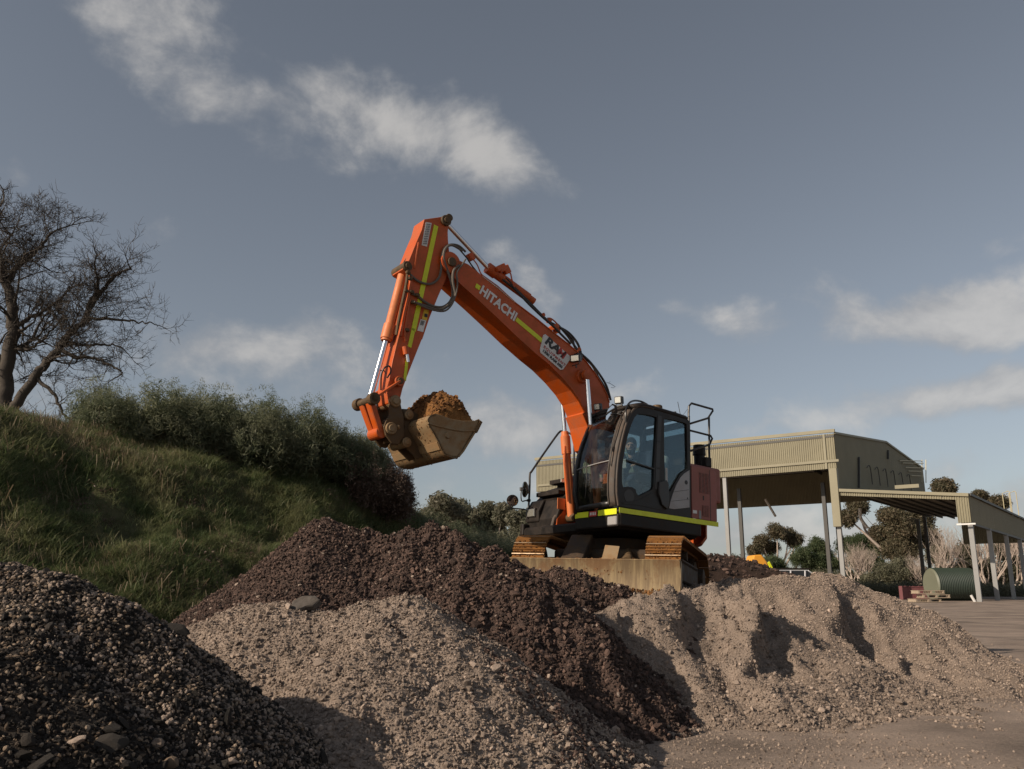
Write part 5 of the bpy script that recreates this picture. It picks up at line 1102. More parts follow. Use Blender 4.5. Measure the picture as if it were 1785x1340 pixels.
# --- cab
cab = empty('cab', (0, 0, 0), EX)
side_px = [(655, 1122), (640, 1000), (640, 880), (650, 720), (668, 600), (690, 490), (712, 400), (735, 320), (760, 258), (790, 205), (820, 175), (850, 158), (900, 155), (1000, 180), (1100, 210), (1220, 245), (1325, 280), (1345, 300), (1355, 600), (1360, 900), (1362, 1262)]
SO = [h2(*zc(*p), YL) for p in side_px]
door_gl = [h2(*zc(*p), YL) for p in [(862, 228), (950, 240), (1032, 262), (1022, 500), (1005, 770), (1000, 940), (985, 968), (860, 1030), (838, 1010), (822, 965), (790, 945), (745, 940), (705, 950), (692, 900), (690, 780), (705, 620), (735, 470), (778, 345), (815, 262), (838, 236)]]
rear_gl = [h2(*zc(*p), YL) for p in [(1108, 272), (1200, 290), (1300, 316), (1322, 330), (1330, 600), (1328, 762), (1262, 812), (1208, 905), (1165, 985), (1140, 990), (1118, 960), (1108, 880), (1102, 600), (1102, 290)]]
plate('side_frame', SO, [door_gl, rear_gl], YL, .05, SW, 'dark_panel', cab, bevel=.004)
plate('door_glass', door_gl, [], YL - .02, .006, SW, 'side_glass', cab, bevel=0); plate('rear_side_glass', rear_gl, [], YL - .02, .006, SW, 'side_glass', cab, bevel=0)
# raised door frame edge, pillars and trim on the side
db = HM(); db.tube([Vector((x, YL + .006, z)) for x, z in SO[:14]], .017, 6, smooth=2); db.build('door_rim', 'brown_edge', cab, smooth=True)
def strip_px(pts, w, y, m, nm, d=.012):
    mb = HM(); q = [hp(*zc(*p), y) for p in pts]
    for a, b in zip(q[:-1], q[1:]): mb.bar(a, b, d, w, (0, 1, 0)) if False else mb.box((a + b) / 2, ((b - a).length + w * .3, d, w), Matrix.Rotation(-math.atan2(b.z - a.z, b.x - a.x), 3, 'Y'))
    return mb.build(nm, m, cab, bevel=.003)
strip_px([(1062, 255), (1050, 500), (1040, 760), (1035, 960)], .085, YL + .005, 'frame_black', 'centre_pillar')
strip_px([(735, 680), (1010, 768)], .022, YL + .0, 'frame_black', 'window_bar', .02); strip_px([(930, 330), (880, 500), (845, 640)], .014, YL - .15, 'frame_black', 'inner_bar', .02)
strip_px([(1120, 600), (1330, 590)], .012, YL - .04, 'frame_black', 'inner_bar')
plate('grey_side_panel', [h2(*zc(*p), YL) for p in [(1345, 782), (1300, 808), (1262, 848), (1220, 920), (1185, 1010), (1160, 1090), (1148, 1148), (1200, 1156), (1345, 1140)]], [], YL + .010, .012, SW, 'grey_panel', cab, bevel=.003)
for q in ([(1190, 990), (1345, 968)], [(1170, 1080), (1345, 1062)]): strip_px(q, .005, YL + .014, 'print_black', 'panel_seam', .004)
c = hp(*zc(1312, 898), YL); HM().cyl((c.x, YL + .004, c.z), (c.x, YL + .016, c.z), .034, n=20).build('fuel_port', 'print_black', cab); c = hp(*zc(1325, 1052), YL); HM().cyl((c.x, YL + .004, c.z), (c.x, YL + .016, c.z), .013, n=12).build('panel_lock', 'print_black', cab)
plate('door_handle', [h2(*zc(*p), YL) for p in [(1045, 900), (1110, 885), (1128, 920), (1130, 1120), (1115, 1150), (1070, 1110), (1042, 1010)]], [], YL + .03, .04, SW, 'frame_black', cab, bevel=.012)
strip_px([(1125, 760), (1128, 885)], .045, YL + .0, 'seat_fabric', 'window_sticker', .01)
c = hp(*zc(760, 1030), YL); HM().cyl((c.x, YL - .012, c.z), (c.x, YL + .010, c.z), .115, .10, 28).build('speaker_boss', 'frame_black', cab, smooth=True)
plate('lower_door_panel', [h2(*zc(*p), YL) for p in [(850, 1070), (985, 1000), (1040, 1050), (1080, 1150), (1062, 1165), (860, 1120), (700, 1105), (690, 1090)]], [], YL + .007, .008, SW, 'dark_panel', cab, bevel=.003)
# front: rounded corner pillars, windscreen, roof
fr_px = [(1004, 893), (999, 862), (1001, 823), (1006, 795), (1012, 775), (1023, 747), (1034, 727)]
FO = [h2(*p, .27) for p in fr_px]
FS = SO[:11]                                                    # curved front profile at the door side
def prof_at(t, y):  # blend of the two traced profiles across the width
    a = np.array(FO); b = np.array(FS); ua = np.linspace(0, 1, len(a)); ub = np.linspace(0, 1, len(b)); k = (y - .27) / (YL - .27)
    return (np.interp(t, ua, a[:, 0]) * (1 - k) + np.interp(t, ub, b[:, 0]) * k, np.interp(t, ua, a[:, 1]) * (1 - k) + np.interp(t, ub, b[:, 1]) * k)
def front_sheet(y0, y1, ny, inset, t0=0, t1=1, nt=24, bulge=.05, corner=False):
    vs = []; ys = np.linspace(y0, y1, ny)
    for t in np.linspace(t0, t1, nt):
        for y in ys:
            x, z = prof_at(t, y); u = (y - .27) / (YL - .27); x = x + bulge * (1 - (2 * u - 1) ** 2) - inset
            if corner:
                w = max(0, (y - (YL - .13)) / .13); x -= .10 * (1 - math.sqrt(max(0, 1 - w * w)))
            vs.append((x, y, z))
    return vs, [(i * ny + j, i * ny + j + 1, (i + 1) * ny + j + 1, (i + 1) * ny + j) for i in range(nt - 1) for j in range(ny - 1)]
mb = HM(); mb.add(*front_sheet(.33, 1.09, 10, .012, .05, .97)); mb.build('windscreen', 'windscreen_glass', cab, smooth=True)
mb = HM(); mb.add(*front_sheet(1.08, YL, 10, 0, 0, 1, corner=True)); o = mb.build('corner_pillar', 'brown_edge', cab, smooth=True); md = o.modifiers.new('s', 'SOLIDIFY'); md.thickness = .03
mb = HM(); mb.add(*front_sheet(.25, .34, 3, 0)); o = mb.build('inner_pillar', 'frame_black', cab, smooth=True); md = o.modifiers.new('s', 'SOLIDIFY'); md.thickness = .03
for t in (.03, .985): mb = HM(); mb.add(*front_sheet(.27, 1.10, 8, .0, t - .03, t + .015, 3)); o = mb.build('front_frame', 'frame_black', cab, smooth=True); md = o.modifiers.new('s', 'SOLIDIFY'); md.thickness = .025
def fp(t, y, out=.02): x, z = prof_at(t, y); u = (y - .27) / (YL - .27); return Vector((x + .05 * (1 - (2 * u - 1) ** 2) + out, y, z))
HM().tube([fp(.345, y, .005) for y in np.linspace(.33, 1.09, 8)], .008, 6).build('windscreen_bar', 'grey_panel', cab)
HM().tube([fp(t, 1.09, .012) for t in np.linspace(.02, 1, 16)], .011, 6).build('windscreen_seal', 'brown_edge', cab, smooth=True); HM().tube([fp(t, .34, .012) for t in np.linspace(.02, 1, 16)], .012, 6).build('windscreen_seal', 'rubber', cab, smooth=True)
HM().tube([fp(.42, 1.12, .02), fp(.60, 1.13, .035), fp(.75, 1.13, .035), fp(.80, 1.13, .02)], .010, 6).build('grab_handle', 'brown_edge', cab, smooth=True); HM().tube([fp(.30, 1.13, .02), fp(.34, 1.13, .04), fp(.44, 1.13, .04), fp(.46, 1.13, .02)], .009, 6).build('grab_handle', 'rubber', cab, smooth=True)
# wiper
HM().tube([fp(.10, .62, .03), fp(.25, .66, .03), fp(.42, .60, .03)], .007, 5).build('wiper', 'rubber', cab)
# roof shell, rear wall, floor
xt, zt2 = SO[12]; xe, ze = SO[16]
roof_prof = [(FS[-1][0] + .02, FS[-1][1]), (xt, zt2), SO[13], SO[14], SO[15], SO[16]]
vs = []; ys = [.25, .33, .7, 1.1, 1.19, YL - .01]
for x, z in roof_prof: vs += [(x, y, z + (-.05 if i in (0,) else .015 if i in (1, 2, 3) else .005 if i == 4 else -.03)) for i, y in enumerate(ys)]
n = len(ys); fs = [(i * n + j, i * n + j + 1, (i + 1) * n + j + 1, (i + 1) * n + j)[::-1] for i in range(len(roof_prof) - 1) for j in range(n - 1)]
mb = HM(); mb.add(vs, fs); o = mb.build('roof', 'black_paint', cab, smooth=True, auto=50); md = o.modifiers.new('s', 'SOLIDIFY'); md.thickness = .06; md.offset = -1
x0f, z0f = FO[-1]; xsf, zsf = FS[-1]
mb = HM(); mb.add([(x0f, .25, z0f), (xsf, YL - .03, zsf), (roof_prof[1][0], YL - .03, zt2 - .0), (roof_prof[1][0] + (x0f - xsf) * .6, .25, zt2 - .03)], [(0, 1, 2, 3)]); o = mb.build('roof_brow', 'black_paint', cab); md = o.modifiers.new('s', 'SOLIDIFY'); md.thickness = .03
HM().box((xe - .0, .74, (zb + ze) / 2 + .35), (.04, .96, .5)).build('rear_wall', 'black_paint', cab) 
rwz = ze - .12; HM().box((xe, .74, zb + .35), (.05, .98, .7)).box((xe, .27, 2.3), (.05, .05, 1.3)).box((xe, .74, ze - .08), (.05, .96, .1)).build('rear_frame', 'black_paint', cab); HM().box((xe, .74, 2.35), (.006, .92, .95)).build('rear_glass', 'side_glass', cab)
HM().box((.35, .74, zb + .05), (1.5, .95, .06)).build('cab_floor', 'rubber', cab)
# inner side of the cab (boom side)
ins = [(FO[1][0] - .03, zb + .05), (FO[2][0] - .02, FO[2][1]), (FO[4][0] - .02, FO[4][1]), (FO[6][0] - .03, FO[6][1]), (roof_prof[2][0], zt2 - .06), (xe, ze - .03), (xe, zb + .05)]
hole = [(FO[1][0] - .16, 1.75), (FO[2][0] - .13, FO[2][1] + .1), (FO[4][0] - .12, FO[4][1]), (FO[6][0] - .14, FO[6][1] - .08), (roof_prof[2][0], zt2 - .17), (xe + .1, ze - .15), (xe + .1, 1.9)]
plate('inner_side_frame', ins, [hole], .27, .04, SW, 'black_paint', cab, side=-1); plate('inner_side_glass', hole, [], .265, .006, SW, 'side_glass', cab, side=-1, bevel=0)
# seat and controls
SX = .08; HM().box((SX + .12, .72, 1.72), (.52, .50, .14)).build('seat', 'seat_fabric', cab, bevel=.05, seg=3); HM().box((SX - .20, .72, 2.02), (.13, .50, .60), Matrix.Rotation(-.15, 3, 'Y')).build('seat_back', 'seat_fabric', cab, bevel=.06, seg=3); HM().box((SX + .1, .72, 1.48), (.4, .4, .36)).build('seat_base', 'rubber', cab, bevel=.03)
for y in (.42, 1.02): HM().box((SX + .28, y, 1.84), (.46, .12, .18)).build('console', 'rubber', cab, bevel=.03); HM().tube([(SX + .46, y, 1.9), (SX + .50, y, 2.02)], .014, 8).box((SX + .51, y, 2.06), (.05, .05, .10)).build('joystick', 'rubber', cab, bevel=.01)
HM().box((SX + .80, 1.02, 2.02), (.03, .20, .15)).build('monitor', 'window' if False else 'grey_panel', cab, bevel=.01); HM().tube([(SX + .80, 1.05, 1.3), (SX + .80, 1.03, 1.96)], .02, 8).build('monitor_stalk', 'rubber', cab)
for y in (.62, .82): HM().tube([(SX + .75, y, 1.32), (SX + .72, y, 1.75), (SX + .66, y, 1.80)], .013, 8).box((SX + .8, y, 1.33), (.2, .1, .03), Matrix.Rotation(-.3, 3, 'Y')).build('travel_pedal', 'rubber', cab)
HM().box((.62, .72, 1.55), (.32, .7, .5)).build('dash_panel', 'seat_fabric' if False else 'rubber', cab, bevel=.05)
HM().box((SX + .05, .72, 1.55), (.5, .44, .25)).build('bright_bag', 'grey_panel', cab, bevel=.05)
# roof lights, mirror, beacon, aerials
def worklamp(c, aim, w, h_, parent=EX, nm='work_light'):
    c = Vector(c); aim = Vector(aim).normalized(); q = aim.to_track_quat('X', 'Z').to_matrix(); root = empty(nm, (0, 0, 0), parent)
    HM().box(c - aim * .045, (.09, w, h_), q).build('housing', 'frame_black', root, bevel=.012, seg=2); HM().box(c + aim * .004, (.012, w * .82, h_ * .82), q).build('lens', 'lamp_lens', root, bevel=.006)
    if nm == 'work_light': HM().tube([c - aim * .05 + Vector((0, w * .55, 0)), c - aim * .04 + Vector((0, w * .5, -h_ * .9)), c - aim * .04 + Vector((0, -w * .5, -h_ * .9)), c - aim * .05 + Vector((0, -w * .55, 0))], .008, 6).cyl(c - Vector((.03, 0, h_ * .85)), c - Vector((.03, 0, h_ * 1.3)), .012, n=8).build('bracket', 'frame_black', root)
def hq(px, py, y): return hp(px, py, y)
worklamp(hq(1040, 709, .38), (1, .35, -.2), .125, .11, cab); worklamp(hq(1077, 697, .88), (1, .4, -.15), .13, .12, cab)
HM().tube([hq(1030, 727, .35), hq(1045, 718, .4), hq(1062, 712, .7), hq(1085, 706, .95)], .018, 6, smooth=3).tube([hq(1036, 731, .35), hq(1062, 722, .6), hq(1080, 716, .85)], .012, 6, smooth=3).build('light_bar', 'rubber', cab)
HM().tube([hq(*zc(735, 330), YL), hq(*zc(730, 200), YL), hq(*zc(760, 130), 1.1), hq(*zc(810, 102), 1.0), hq(*zc(880, 110), .95), hq(*zc(940, 140), 1.0)], .016, 7, smooth=4).build('roof_grab_rail', 'frame_black', cab, smooth=True)
c = hq(*zc(1038, 160), .8); HM().cyl(c - Vector((0, 0, .05)), c + Vector((0, 0, .02)), .085, .08, 20).build('beacon', 'coupler_steel', cab, bevel=.01); c = hq(*zc(1208, 215), .9); HM().cyl(c - Vector((0, 0, .06)), c + Vector((0, 0, .01)), .03, .025, 12).build('roof_knob', 'rubber', cab)
HM().tube([hq(*zc(1262, 240), .8), hq(*zc(1236, 112), .8)], .005, 5).tube([hq(*zc(1290, 240), .8), hq(*zc(1330, 185), .8)], .003, 4).build('aerial', 'rubber', cab)
mr = empty('mirror', (0, 0, 0), cab); mm = [hp(*zc(*p), 1.0) for p in [(600, 130), (625, 140), (635, 200), (618, 270), (585, 325), (560, 325), (530, 290), (535, 235), (558, 175)]]
cen = sum(mm, Vector()) / len(mm); sh = Vector((.035, .01, 0)); vs = [p for p in mm] + [p - sh * 1.4 for p in mm]; k = len(mm)
HM().add(vs, [tuple(range(k)), tuple(range(k, 2 * k))[::-1]] + [(i, i + k, (i + 1) % k + k, (i + 1) % k) for i in range(k)]).build('mirror_shell', 'brown_edge', mr); HM().add([cen + (p - cen) * .84 + sh * .15 for p in mm], [tuple(range(k))]).build('mirror_glass', 'mirror_glass', mr)
HM().tube([cen, cen + Vector((-.1, .03, .02)), hq(*zc(690, 240), 1.1)], .012, 6).build('mirror_arm', 'frame_black', mr)

# --- right-hand body: tank, tool box, headlight, handrail, mirrors
rb = empty('right_body', (0, 0, 0), EX)
HM().prism([(.98, 1.02), (1.0, 1.30), (.88, 1.62), (.62, 1.86), (.18, 2.02), (-.62, 2.02), (-.62, 1.02)], -1.20, -.42).build('tool_box', 'black_paint', rb, bevel=.03, seg=2)
HM().prism([(1.02, 1.26), (1.03, 1.44), (.92, 1.64), (.66, 1.66), (.66, 1.26)], -1.22, -.86).build('headlight_housing', 'black_paint', rb, bevel=.025, seg=2)
hl = hp(941, 880, -1.0); worklamp((1.045, -1.05, 1.42), (1, -.05, -.05), .24, .15, rb, 'headlight')
for i, (x, z, w) in enumerate(((.80, 1.74, .60), (.52, 1.99, .60), (.20, 2.10, .60))): HM().box((x, -.78, z), (.24, w, .07)).box((x - .06, -.78, z - .12), (.06, w * .9, .22)).build('step', 'black_paint', rb, bevel=.006)
HM().prism([h2(965, 888, -.42), h2(949, 905, -.42), h2(992, 835, -.42), h2(1002, 826, -.42), h2(1000, 843, -.42), h2(972, 885, -.42)][::1], -.46, -.42)
HM().prism([(1.08, 1.10), (1.02, 1.30), (.50, 1.98), (.40, 1.95), (.42, 1.80), (.95, 1.08)], -.50, -.44).build('stair_guard', 'brown_edge', rb, bevel=.01)
HM().prism([(1.0, 1.02), (.98, 1.28), (.45, 1.9), (.2, 1.9), (.2, 1.02)], -.44, -.415).build('inner_panel', 'orange_paint', rb)
c = hp(979, 878, -.40); HM().box((c.x, -.405, c.z), (.17, .012, .18)).build('sticker', 'orange_paint_faded', rb, bevel=.003)
c = hp(984, 838, -.40); HM().box((c.x, -.405, c.z), (.14, .012, .05)).build('sticker', 'white_vinyl', rb)
HM().cyl((.86, -1.0, .93), (.86, -1.0, 1.04), .2, .22, 20).build('lower_bracket', 'bucket_steel', rb)
YR = -1.18
hr = HM(); hr.tube([hp(*z7(*p), YR) for p in [(470, 1285), (400, 1290), (365, 1260), (358, 1190), (375, 1100), (385, 900), (388, 770), (410, 735), (550, 530), (690, 335), (730, 315), (770, 325)]] + [hp(*z7(835, 350), -.95), hp(*z7(858, 420), -.8), hp(*z7(856, 600), -.7), hp(*z7(850, 760), -.6)], .019, 8, smooth=3); hr.build('front_handrail', 'frame_black', rb, smooth=True)
def round_mirror(px, py, y, r, aim, armpx, nm='side_mirror'):
    c = hp(px, py, y); aim = Vector(aim).normalized(); root = empty(nm, (0, 0, 0), rb)
    u = aim.orthogonal().normalized(); w = aim.cross(u); k = 28; vs = [c + aim * .012 + (u * math.cos(6.283 * i / k) + w * math.sin(6.283 * i / k)) * r * .9 for i in range(k)] + [c + aim * .030]
    HM().cyl(c - aim * .045, c - aim * .0, r * .55, r, k).cyl(c, c + aim * .014, r, r, k).build('mirror_shell', 'frame_black', root, smooth=True); HM().add([v + aim * .004 for v in vs], [(i, (i + 1) % k, k) for i in range(k)]).build('mirror_glass', 'mirror_glass', root, smooth=True)
    HM().tube([hp(*z7(*q), y) for q in armpx], .011, 6, smooth=3).build('mirror_arm', 'frame_black', root)
hc = (HI @ Vector((0, 0, CAM_H)))
c = hp(893.5, 872, YR); round_mirror(893.5, 872, YR, .10, (hc - c).normalized() + Vector((0, -.15, -.25)), [(180, 1105), (200, 1130), (290, 1138), (370, 1152)])
c = hp(915.5, 853, YR); dv = (hc - c).normalized(); round_mirror(915.5, 853, YR, .135, dv * .34 + Vector((0, 0, 1)).cross(dv) * -.93, [(320, 925), (296, 935), (298, 1050), (340, 1050), (380, 1048)])
HM().box(hp(*z7(375, 1048), YR), (.05, .05, .04)).box(hp(*z7(372, 1155), YR), (.05, .05, .04)).cyl(hp(*z7(298, 910), YR), hp(*z7(298, 945), YR), .03, .03, 10).build('rail_clamp', 'frame_black', rb)

# --- boom
bm_ = empty('boom', (0, 0, 0), EX)
top = [z2(870, 490), z2(905, 468), z2(960, 500), z2(1100, 560), z2(1230, 665), z4(300, 350), z4(440, 480), z4(600, 600), z4(740, 715), z4(850, 800), z4(930, 870), z4(1000, 950), z4(1060, 1030), z4(1110, 1110), z4(1155, 1200), z4(1172, 1260)]
bot = [z2(905, 590), z2(960, 700), z4(0, 325), z4(150, 460), z4(300, 600), z4(450, 745), z4(590, 870), z4(700, 960), z4(800, 1060), z4(880, 1155), z4(935, 1240), z4(975, 1330), z1(520, 200), z1(545, 270)]
T_ = [h2(*p, .20) for p in top]; B_ = [h2(*p, .20) for p in bot]
foot = [(.34, 2.6), (.22, 2.1), (.20, 1.9), (.12, 1.8), (.0, 1.82), (-.06, 1.95), (-.02, 2.3), (.10, 2.75)]
outl = T_ + [(T_[-1][0] - .06, T_[-1][1] - .35)] + [foot[6], foot[5], foot[4], foot[3], foot[2], foot[1]] + [(B_[-1][0] - .12, B_[-1][1] - .35)] + B_[::-1]
HM().prism(outl, -.20, .20).build('boom_box', 'orange_paint', bm_, bevel=.012, seg=2)
# inset web line: recessed lower flange seen along the underside
HM().strip([(x + .004, z - .012) for x, z in B_[1:] + [(B_[-1][0] - .12, B_[-1][1] - .35), foot[1]]], -.225, .225, -.018).build('lower_flange', 'orange_paint', bm_); HM().strip([(x, z + .002) for x, z in T_[4:]], -.215, .215, .012).build('upper_flange', 'orange_paint', bm_)
for y in (.205, ): HM().tube([Vector((x, y, z)) for x, z in [h2(*p, .2) for p in (z4(180, 272), z4(300, 362), z4(440, 482))]], .009, 6).build('grease_line', 'chrome', bm_)
# boom nose lugs and pins
n_ = hp(783, 455, .2)
for s_ in (-.2, .2): HM().cyl((n_.x - .02, s_ - .03, n_.z - .02), (n_.x - .02, s_ + .03, n_.z - .02), .17, n=28).build('nose_lug', 'orange_paint', bm_, bevel=.008)
HM().cyl((n_.x - .02, -.27, n_.z - .02), (n_.x - .02, .27, n_.z - .02), .07, n=20).build('arm_pin', 'coupler_steel', bm_, bevel=.006)
ux = (hp(*z4(440, 590), .2) - hp(*z4(170, 370), .2)).normalized(); uz = Vector((0, 1, 0)).cross(ux) * -1
if uz.z < 0: uz = -uz
c = (hp(*z4(170, 375), .2) + hp(*z4(440, 600), .2)) / 2
def bt(px, py, dy=.206): q = hp(px, py, .2); return hmat((q.x, dy, q.z), ux, uz)
Lh = (hp(*z4(440, 600), .2) - hp(*z4(170, 375), .2)).length
o = text('boom_lettering', 'HITACHI', .215, hmat((c.x, .206, c.z), ux, uz), 'white_vinyl', bm_, .009, .001, space=1.04)
w0 = max(v.co.x for v in o.data.vertices); 
# scale the word to its traced length
M0 = hmat((c.x, .206, c.z), ux, uz); Mi = M0.inverted(); xs_ = [(Mi @ v.co).x for v in o.data.vertices]; k_ = Lh / (max(xs_) - min(xs_)); o.data.transform(M0 @ Matrix.Diagonal((k_, 1, 1, 1)) @ Mi)
def stripe(p0, p1, w, nm='reflective_stripe', y=.2, parent=None, m='reflective_yellow'):
    a, b = hp(*p0, y), hp(*p1, y); d = b - a; HM().box((a + b) / 2 + Vector((0, .004, 0)), (d.length, .006, w), Matrix.Rotation(-math.atan2(d.z, d.x), 3, 'Y')).build(nm, m, parent or bm_)
stripe(z4(130, 345), z4(162, 368), .075); stripe(z4(445, 608), z4(648, 778), .075)
# the hire company's sign plate
sg = empty('hire_sign', (0, 0, 0), bm_); cs = [z4(668, 728), z4(860, 900), z4(865, 915), z4(805, 1000), z4(785, 1003), z4(632, 868), z4(630, 845), z4(655, 735)]
plate('sign_plate', [h2(*p, .2) for p in cs], [], .215, .012, SW, 'white_vinyl', sg, bevel=.004)
q1, q2 = hp(*z4(668, 728), .2), hp(*z4(862, 905), .2); sx_ = (q2 - q1).normalized(); q3 = hp(*z4(635, 865), .2); sz_ = (q1 - q3); sz_ = (sz_ - sx_ * sz_.dot(sx_) * .0).normalized()
def st_(px, py, body, size, m, bold=.0, space=1., sx=1, shear=0):
    q = hp(*z4(px, py), .2); M = hmat((q.x, .217, q.z), sx_, sx_.cross(Vector((0, -1, 0)))); M = M
    return text('sign_lettering', body, size, M, m, sg, bold, .001, shear, sx, space)
up_ = sx_.cross(Vector((0, -1, 0)));
if up_.z < 0: up_ = -up_
def st_(px, py, body, size, m, bold=.0, space=1., sx=1, shear=0):
    q = hp(*z4(px, py), .2); return text('sign_lettering', body, size, hmat((q.x, .2235, q.z), sx_, up_), m, sg, bold, .001, shear, sx, space)
st_(722, 815, 'RA', .20, 'print_black', .008, .95, 1.25, .12); st_(790, 876, 'M', .19, 'print_red', .005, .95, 1.2, .12); st_(806, 888, '/', .17, 'print_black', .012, 1, 1.0, 0)
st_(738, 898, 'EQUIPMENT', .068, 'print_red', .001, 1.25, 1.15); st_(722, 920, '1300 RAM 000', .068, 'print_black', .003, 1.0, 1.1)
# boom lamp
q = hp(*z4(903, 912), .3); worklamp((q.x, .3, q.z), (.9, .45, -.2), .17, .12, bm_)
HM().box(hp(*z4(930, 900), .26), (.12, .10, .1)).build('lamp_mount', 'frame_black', bm_, bevel=.01)
# pivot of the boom cylinders
bc = hp(*z4(985, 1045), .30); HM().cyl((bc.x, -.36, bc.z), (bc.x, .36, bc.z), .055, n=18).build('cylinder_pin', 'coupler_steel', bm_, bevel=.006)
HM().cyl((bc.x, -.25, bc.z), (bc.x, .25, bc.z), .12, n=24).build('pivot_boss', 'orange_paint', bm_, bevel=.01)
# arm cylinder mount on the boom and hose clutter along the top
for s_ in (-.09, .09): HM().prism([h2(*z4(200, 215), 0), h2(*z4(300, 195), 0), h2(*z4(400, 260), 0), h2(*z4(430, 360), 0), h2(*z4(300, 330), 0)], s_ - .02, s_ + .02)
ac0, ac1 = hp(*z2(905, 205), 0), hp(*z4(540, 440), 0)
acy = empty('arm_cylinder', (0, 0, 0), EX); j = hp(*z4(232, 215), 0)
tp = hp(774, 385, 0)
HM().cyl(tp, j, .038, n=18).build('rod', 'chrome', acy, smooth=True)
jd = (ac1 - j).normalized(); HM().cyl(j, ac1, .075, n=24).cyl(j - jd * .03, j + jd * .14, .092, n=24).cyl(ac1, ac1 + jd * .12, .06, n=18).build('barrel', 'orange_paint', acy, smooth=True)
HM().cyl((tp.x, -.17, tp.z), (tp.x, .17, tp.z), .06, n=20).build('rod_eye', 'coupler_steel', acy, bevel=.006)
hy = empty('boom_hoses', (0, 0, 0), bm_)
for pts, y, rr, m in (([(350, 280), (450, 380), (560, 490), (680, 610), (760, 660), (850, 710), (920, 790), (950, 870)], .05, .022, 'rubber'),
        ([(340, 300), (440, 380), (550, 495), (650, 590), (720, 650), (800, 730), (870, 800)], .12, .02, 'rubber'),
        ([(760, 655), (820, 700), (880, 760), (905, 830), (955, 880), (1020, 940), (1090, 1030), (1150, 1130), (1182, 1240)], .10, .02, 'rubber'),
        ([(770, 650), (840, 730), (890, 800), (960, 890), (1040, 970), (1080, 1050), (1130, 1130), (1170, 1220)], -.05, .02, 'rubber'),
        ([(690, 600), (720, 605), (760, 640), (790, 690)], .08, .012, 'orange_paint'),
        ([(100, 130), (140, 180), (170, 250), (200, 280)], .16, .010, 'orange_paint'), ([(0, 60), (60, 130), (100, 190), (140, 240)], .12, .012, 'rubber'),
        ([(370, 240), (400, 250), (410, 290), (430, 360)], .10, .012, 'orange_paint'), ([(365, 285), (400, 320), (430, 370)], .14, .012, 'rubber')):
    HM().tube([hp(*z4(*p), y) for p in pts], rr, 7, smooth=4).build('hose', m, hy, smooth=True)
for p, d in (((325, 215), (.16, .12, .12)), ((365, 225), (.12, .10, .14)), ((290, 225), (.10, .2, .08)), ((90, 125), (.10, .1, .12)), ((655, 575), (.06, .06, .06)), ((740, 670), (.12, .14, .08)), ((760, 695), (.08, .1, .1)), ((700, 620), (.06, .1, .06)), ((920, 850), (.1, .12, .06))):
    HM().box(hp(*z4(*p), .06), d, Matrix.Rotation(.6, 3, 'Y')).build('pipe_clamp', 'orange_paint', hy, bevel=.015, seg=2)
HM().tube([hp(*z4(1150, 1100), .1), hp(*z4(1180, 1110), .1), hp(*z4(1218, 1135), .1), hp(*z4(1205, 1142), .1), hp(*z4(1185, 1140), .1)], .004, 4).tube([hp(*z4(1165, 1105), .1), hp(*z4(1178, 1092), .1)], .003, 4).build('loose_wire', 'rubber', hy)
# --- boom cylinders
for s_, nm in ((1, 0), (-1, 0)):
    y = s_ * .33; rootc = empty('boom_cylinder', (0, 0, 0), EX); topc = Vector((bc.x, y, bc.z))
    if s_ < 0: jn, ft = hp(*z1(438, 330), y), hp(*z1(457, 812), y)
    else: jn, ft = None, None
    if s_ < 0: REL = (jn, ft)
    else: ft = hp(996, 899, -.33); ft = Vector((ft.x, y, ft.z)); jn = hp(*z1(438, 330), -.33); jn = Vector((jn.x, y, jn.z))
    d = (topc - ft).normalized(); jn = ft + d * (jn - ft).length
    HM().cyl(jn, topc - d * .07, .036, n=20).build('rod', 'chrome', rootc, smooth=True); HM().cyl(topc + Vector((0, -.04, 0)), topc + Vector((0, .04, 0)), .085, n=22).build('rod_eye', 'orange_paint', rootc, smooth=True, bevel=.006)
    HM().cyl(ft, jn, .068, n=26).cyl(jn - d * .32, jn - d * .02, .082, n=26).cyl(jn - d * .03, jn + d * .06, .066, .058, n=22).build('barrel', 'orange_paint_faded', rootc, smooth=True, bevel=.004)
    HM().tube([jn - d * .2 + Vector((.06, .05, 0)), jn - d * .5 + Vector((.09, .04, 0)), ft + d * .25 + Vector((.09, .04, 0))], .014, 7).build('cylinder_pipe', 'orange_paint', rootc)
    HM().cyl(ft + Vector((0, -.12, 0)), ft + Vector((0, .12, 0)), .07, n=18).build('foot_pin', 'coupler_steel', rootc)
# --- arm
ar = empty('arm', (0, 0, 0), EX); YA = .155
back = [z2(845, 97), z2(880, 120), z2(905, 165), z2(897, 250), z2(900, 330), z2(912, 450), z2(905, 560), z2(880, 700), z2(800, 880), z2(720, 1080), z2(650, 1290), z3(600, 150), z3(500, 400), z3(440, 560), z3(415, 660), z3(395, 705), z3(350, 712)]
front = [z3(318, 680), z3(310, 600), z3(330, 470), z3(355, 330), z3(392, 180), z2(440, 1180), z2(480, 1000), z2(522, 830), z2(530, 720), z2(520, 660), z2(490, 640), z2(455, 610), z2(470, 570), z2(520, 520), z2(590, 345), z2(640, 230), z2(668, 122)]
HM().prism([h2(*p, YA) for p in back + front], -YA, YA).build('arm_box', 'orange_paint', ar, bevel=.012, seg=2)
HM().tube([hp(*z2(*p), YA) for p in [(612, 350), (590, 470), (570, 600)]], .016, 6).build('weld_rib', 'orange_paint', ar)
stripe(z2(782, 185), z2(560, 1210), .075, y=YA, parent=ar); stripe(z3(530, 60), z3(495, 215), .06, y=YA, parent=ar); stripe(z3(480, 290), z3(455, 495), .045, y=YA, parent=ar)
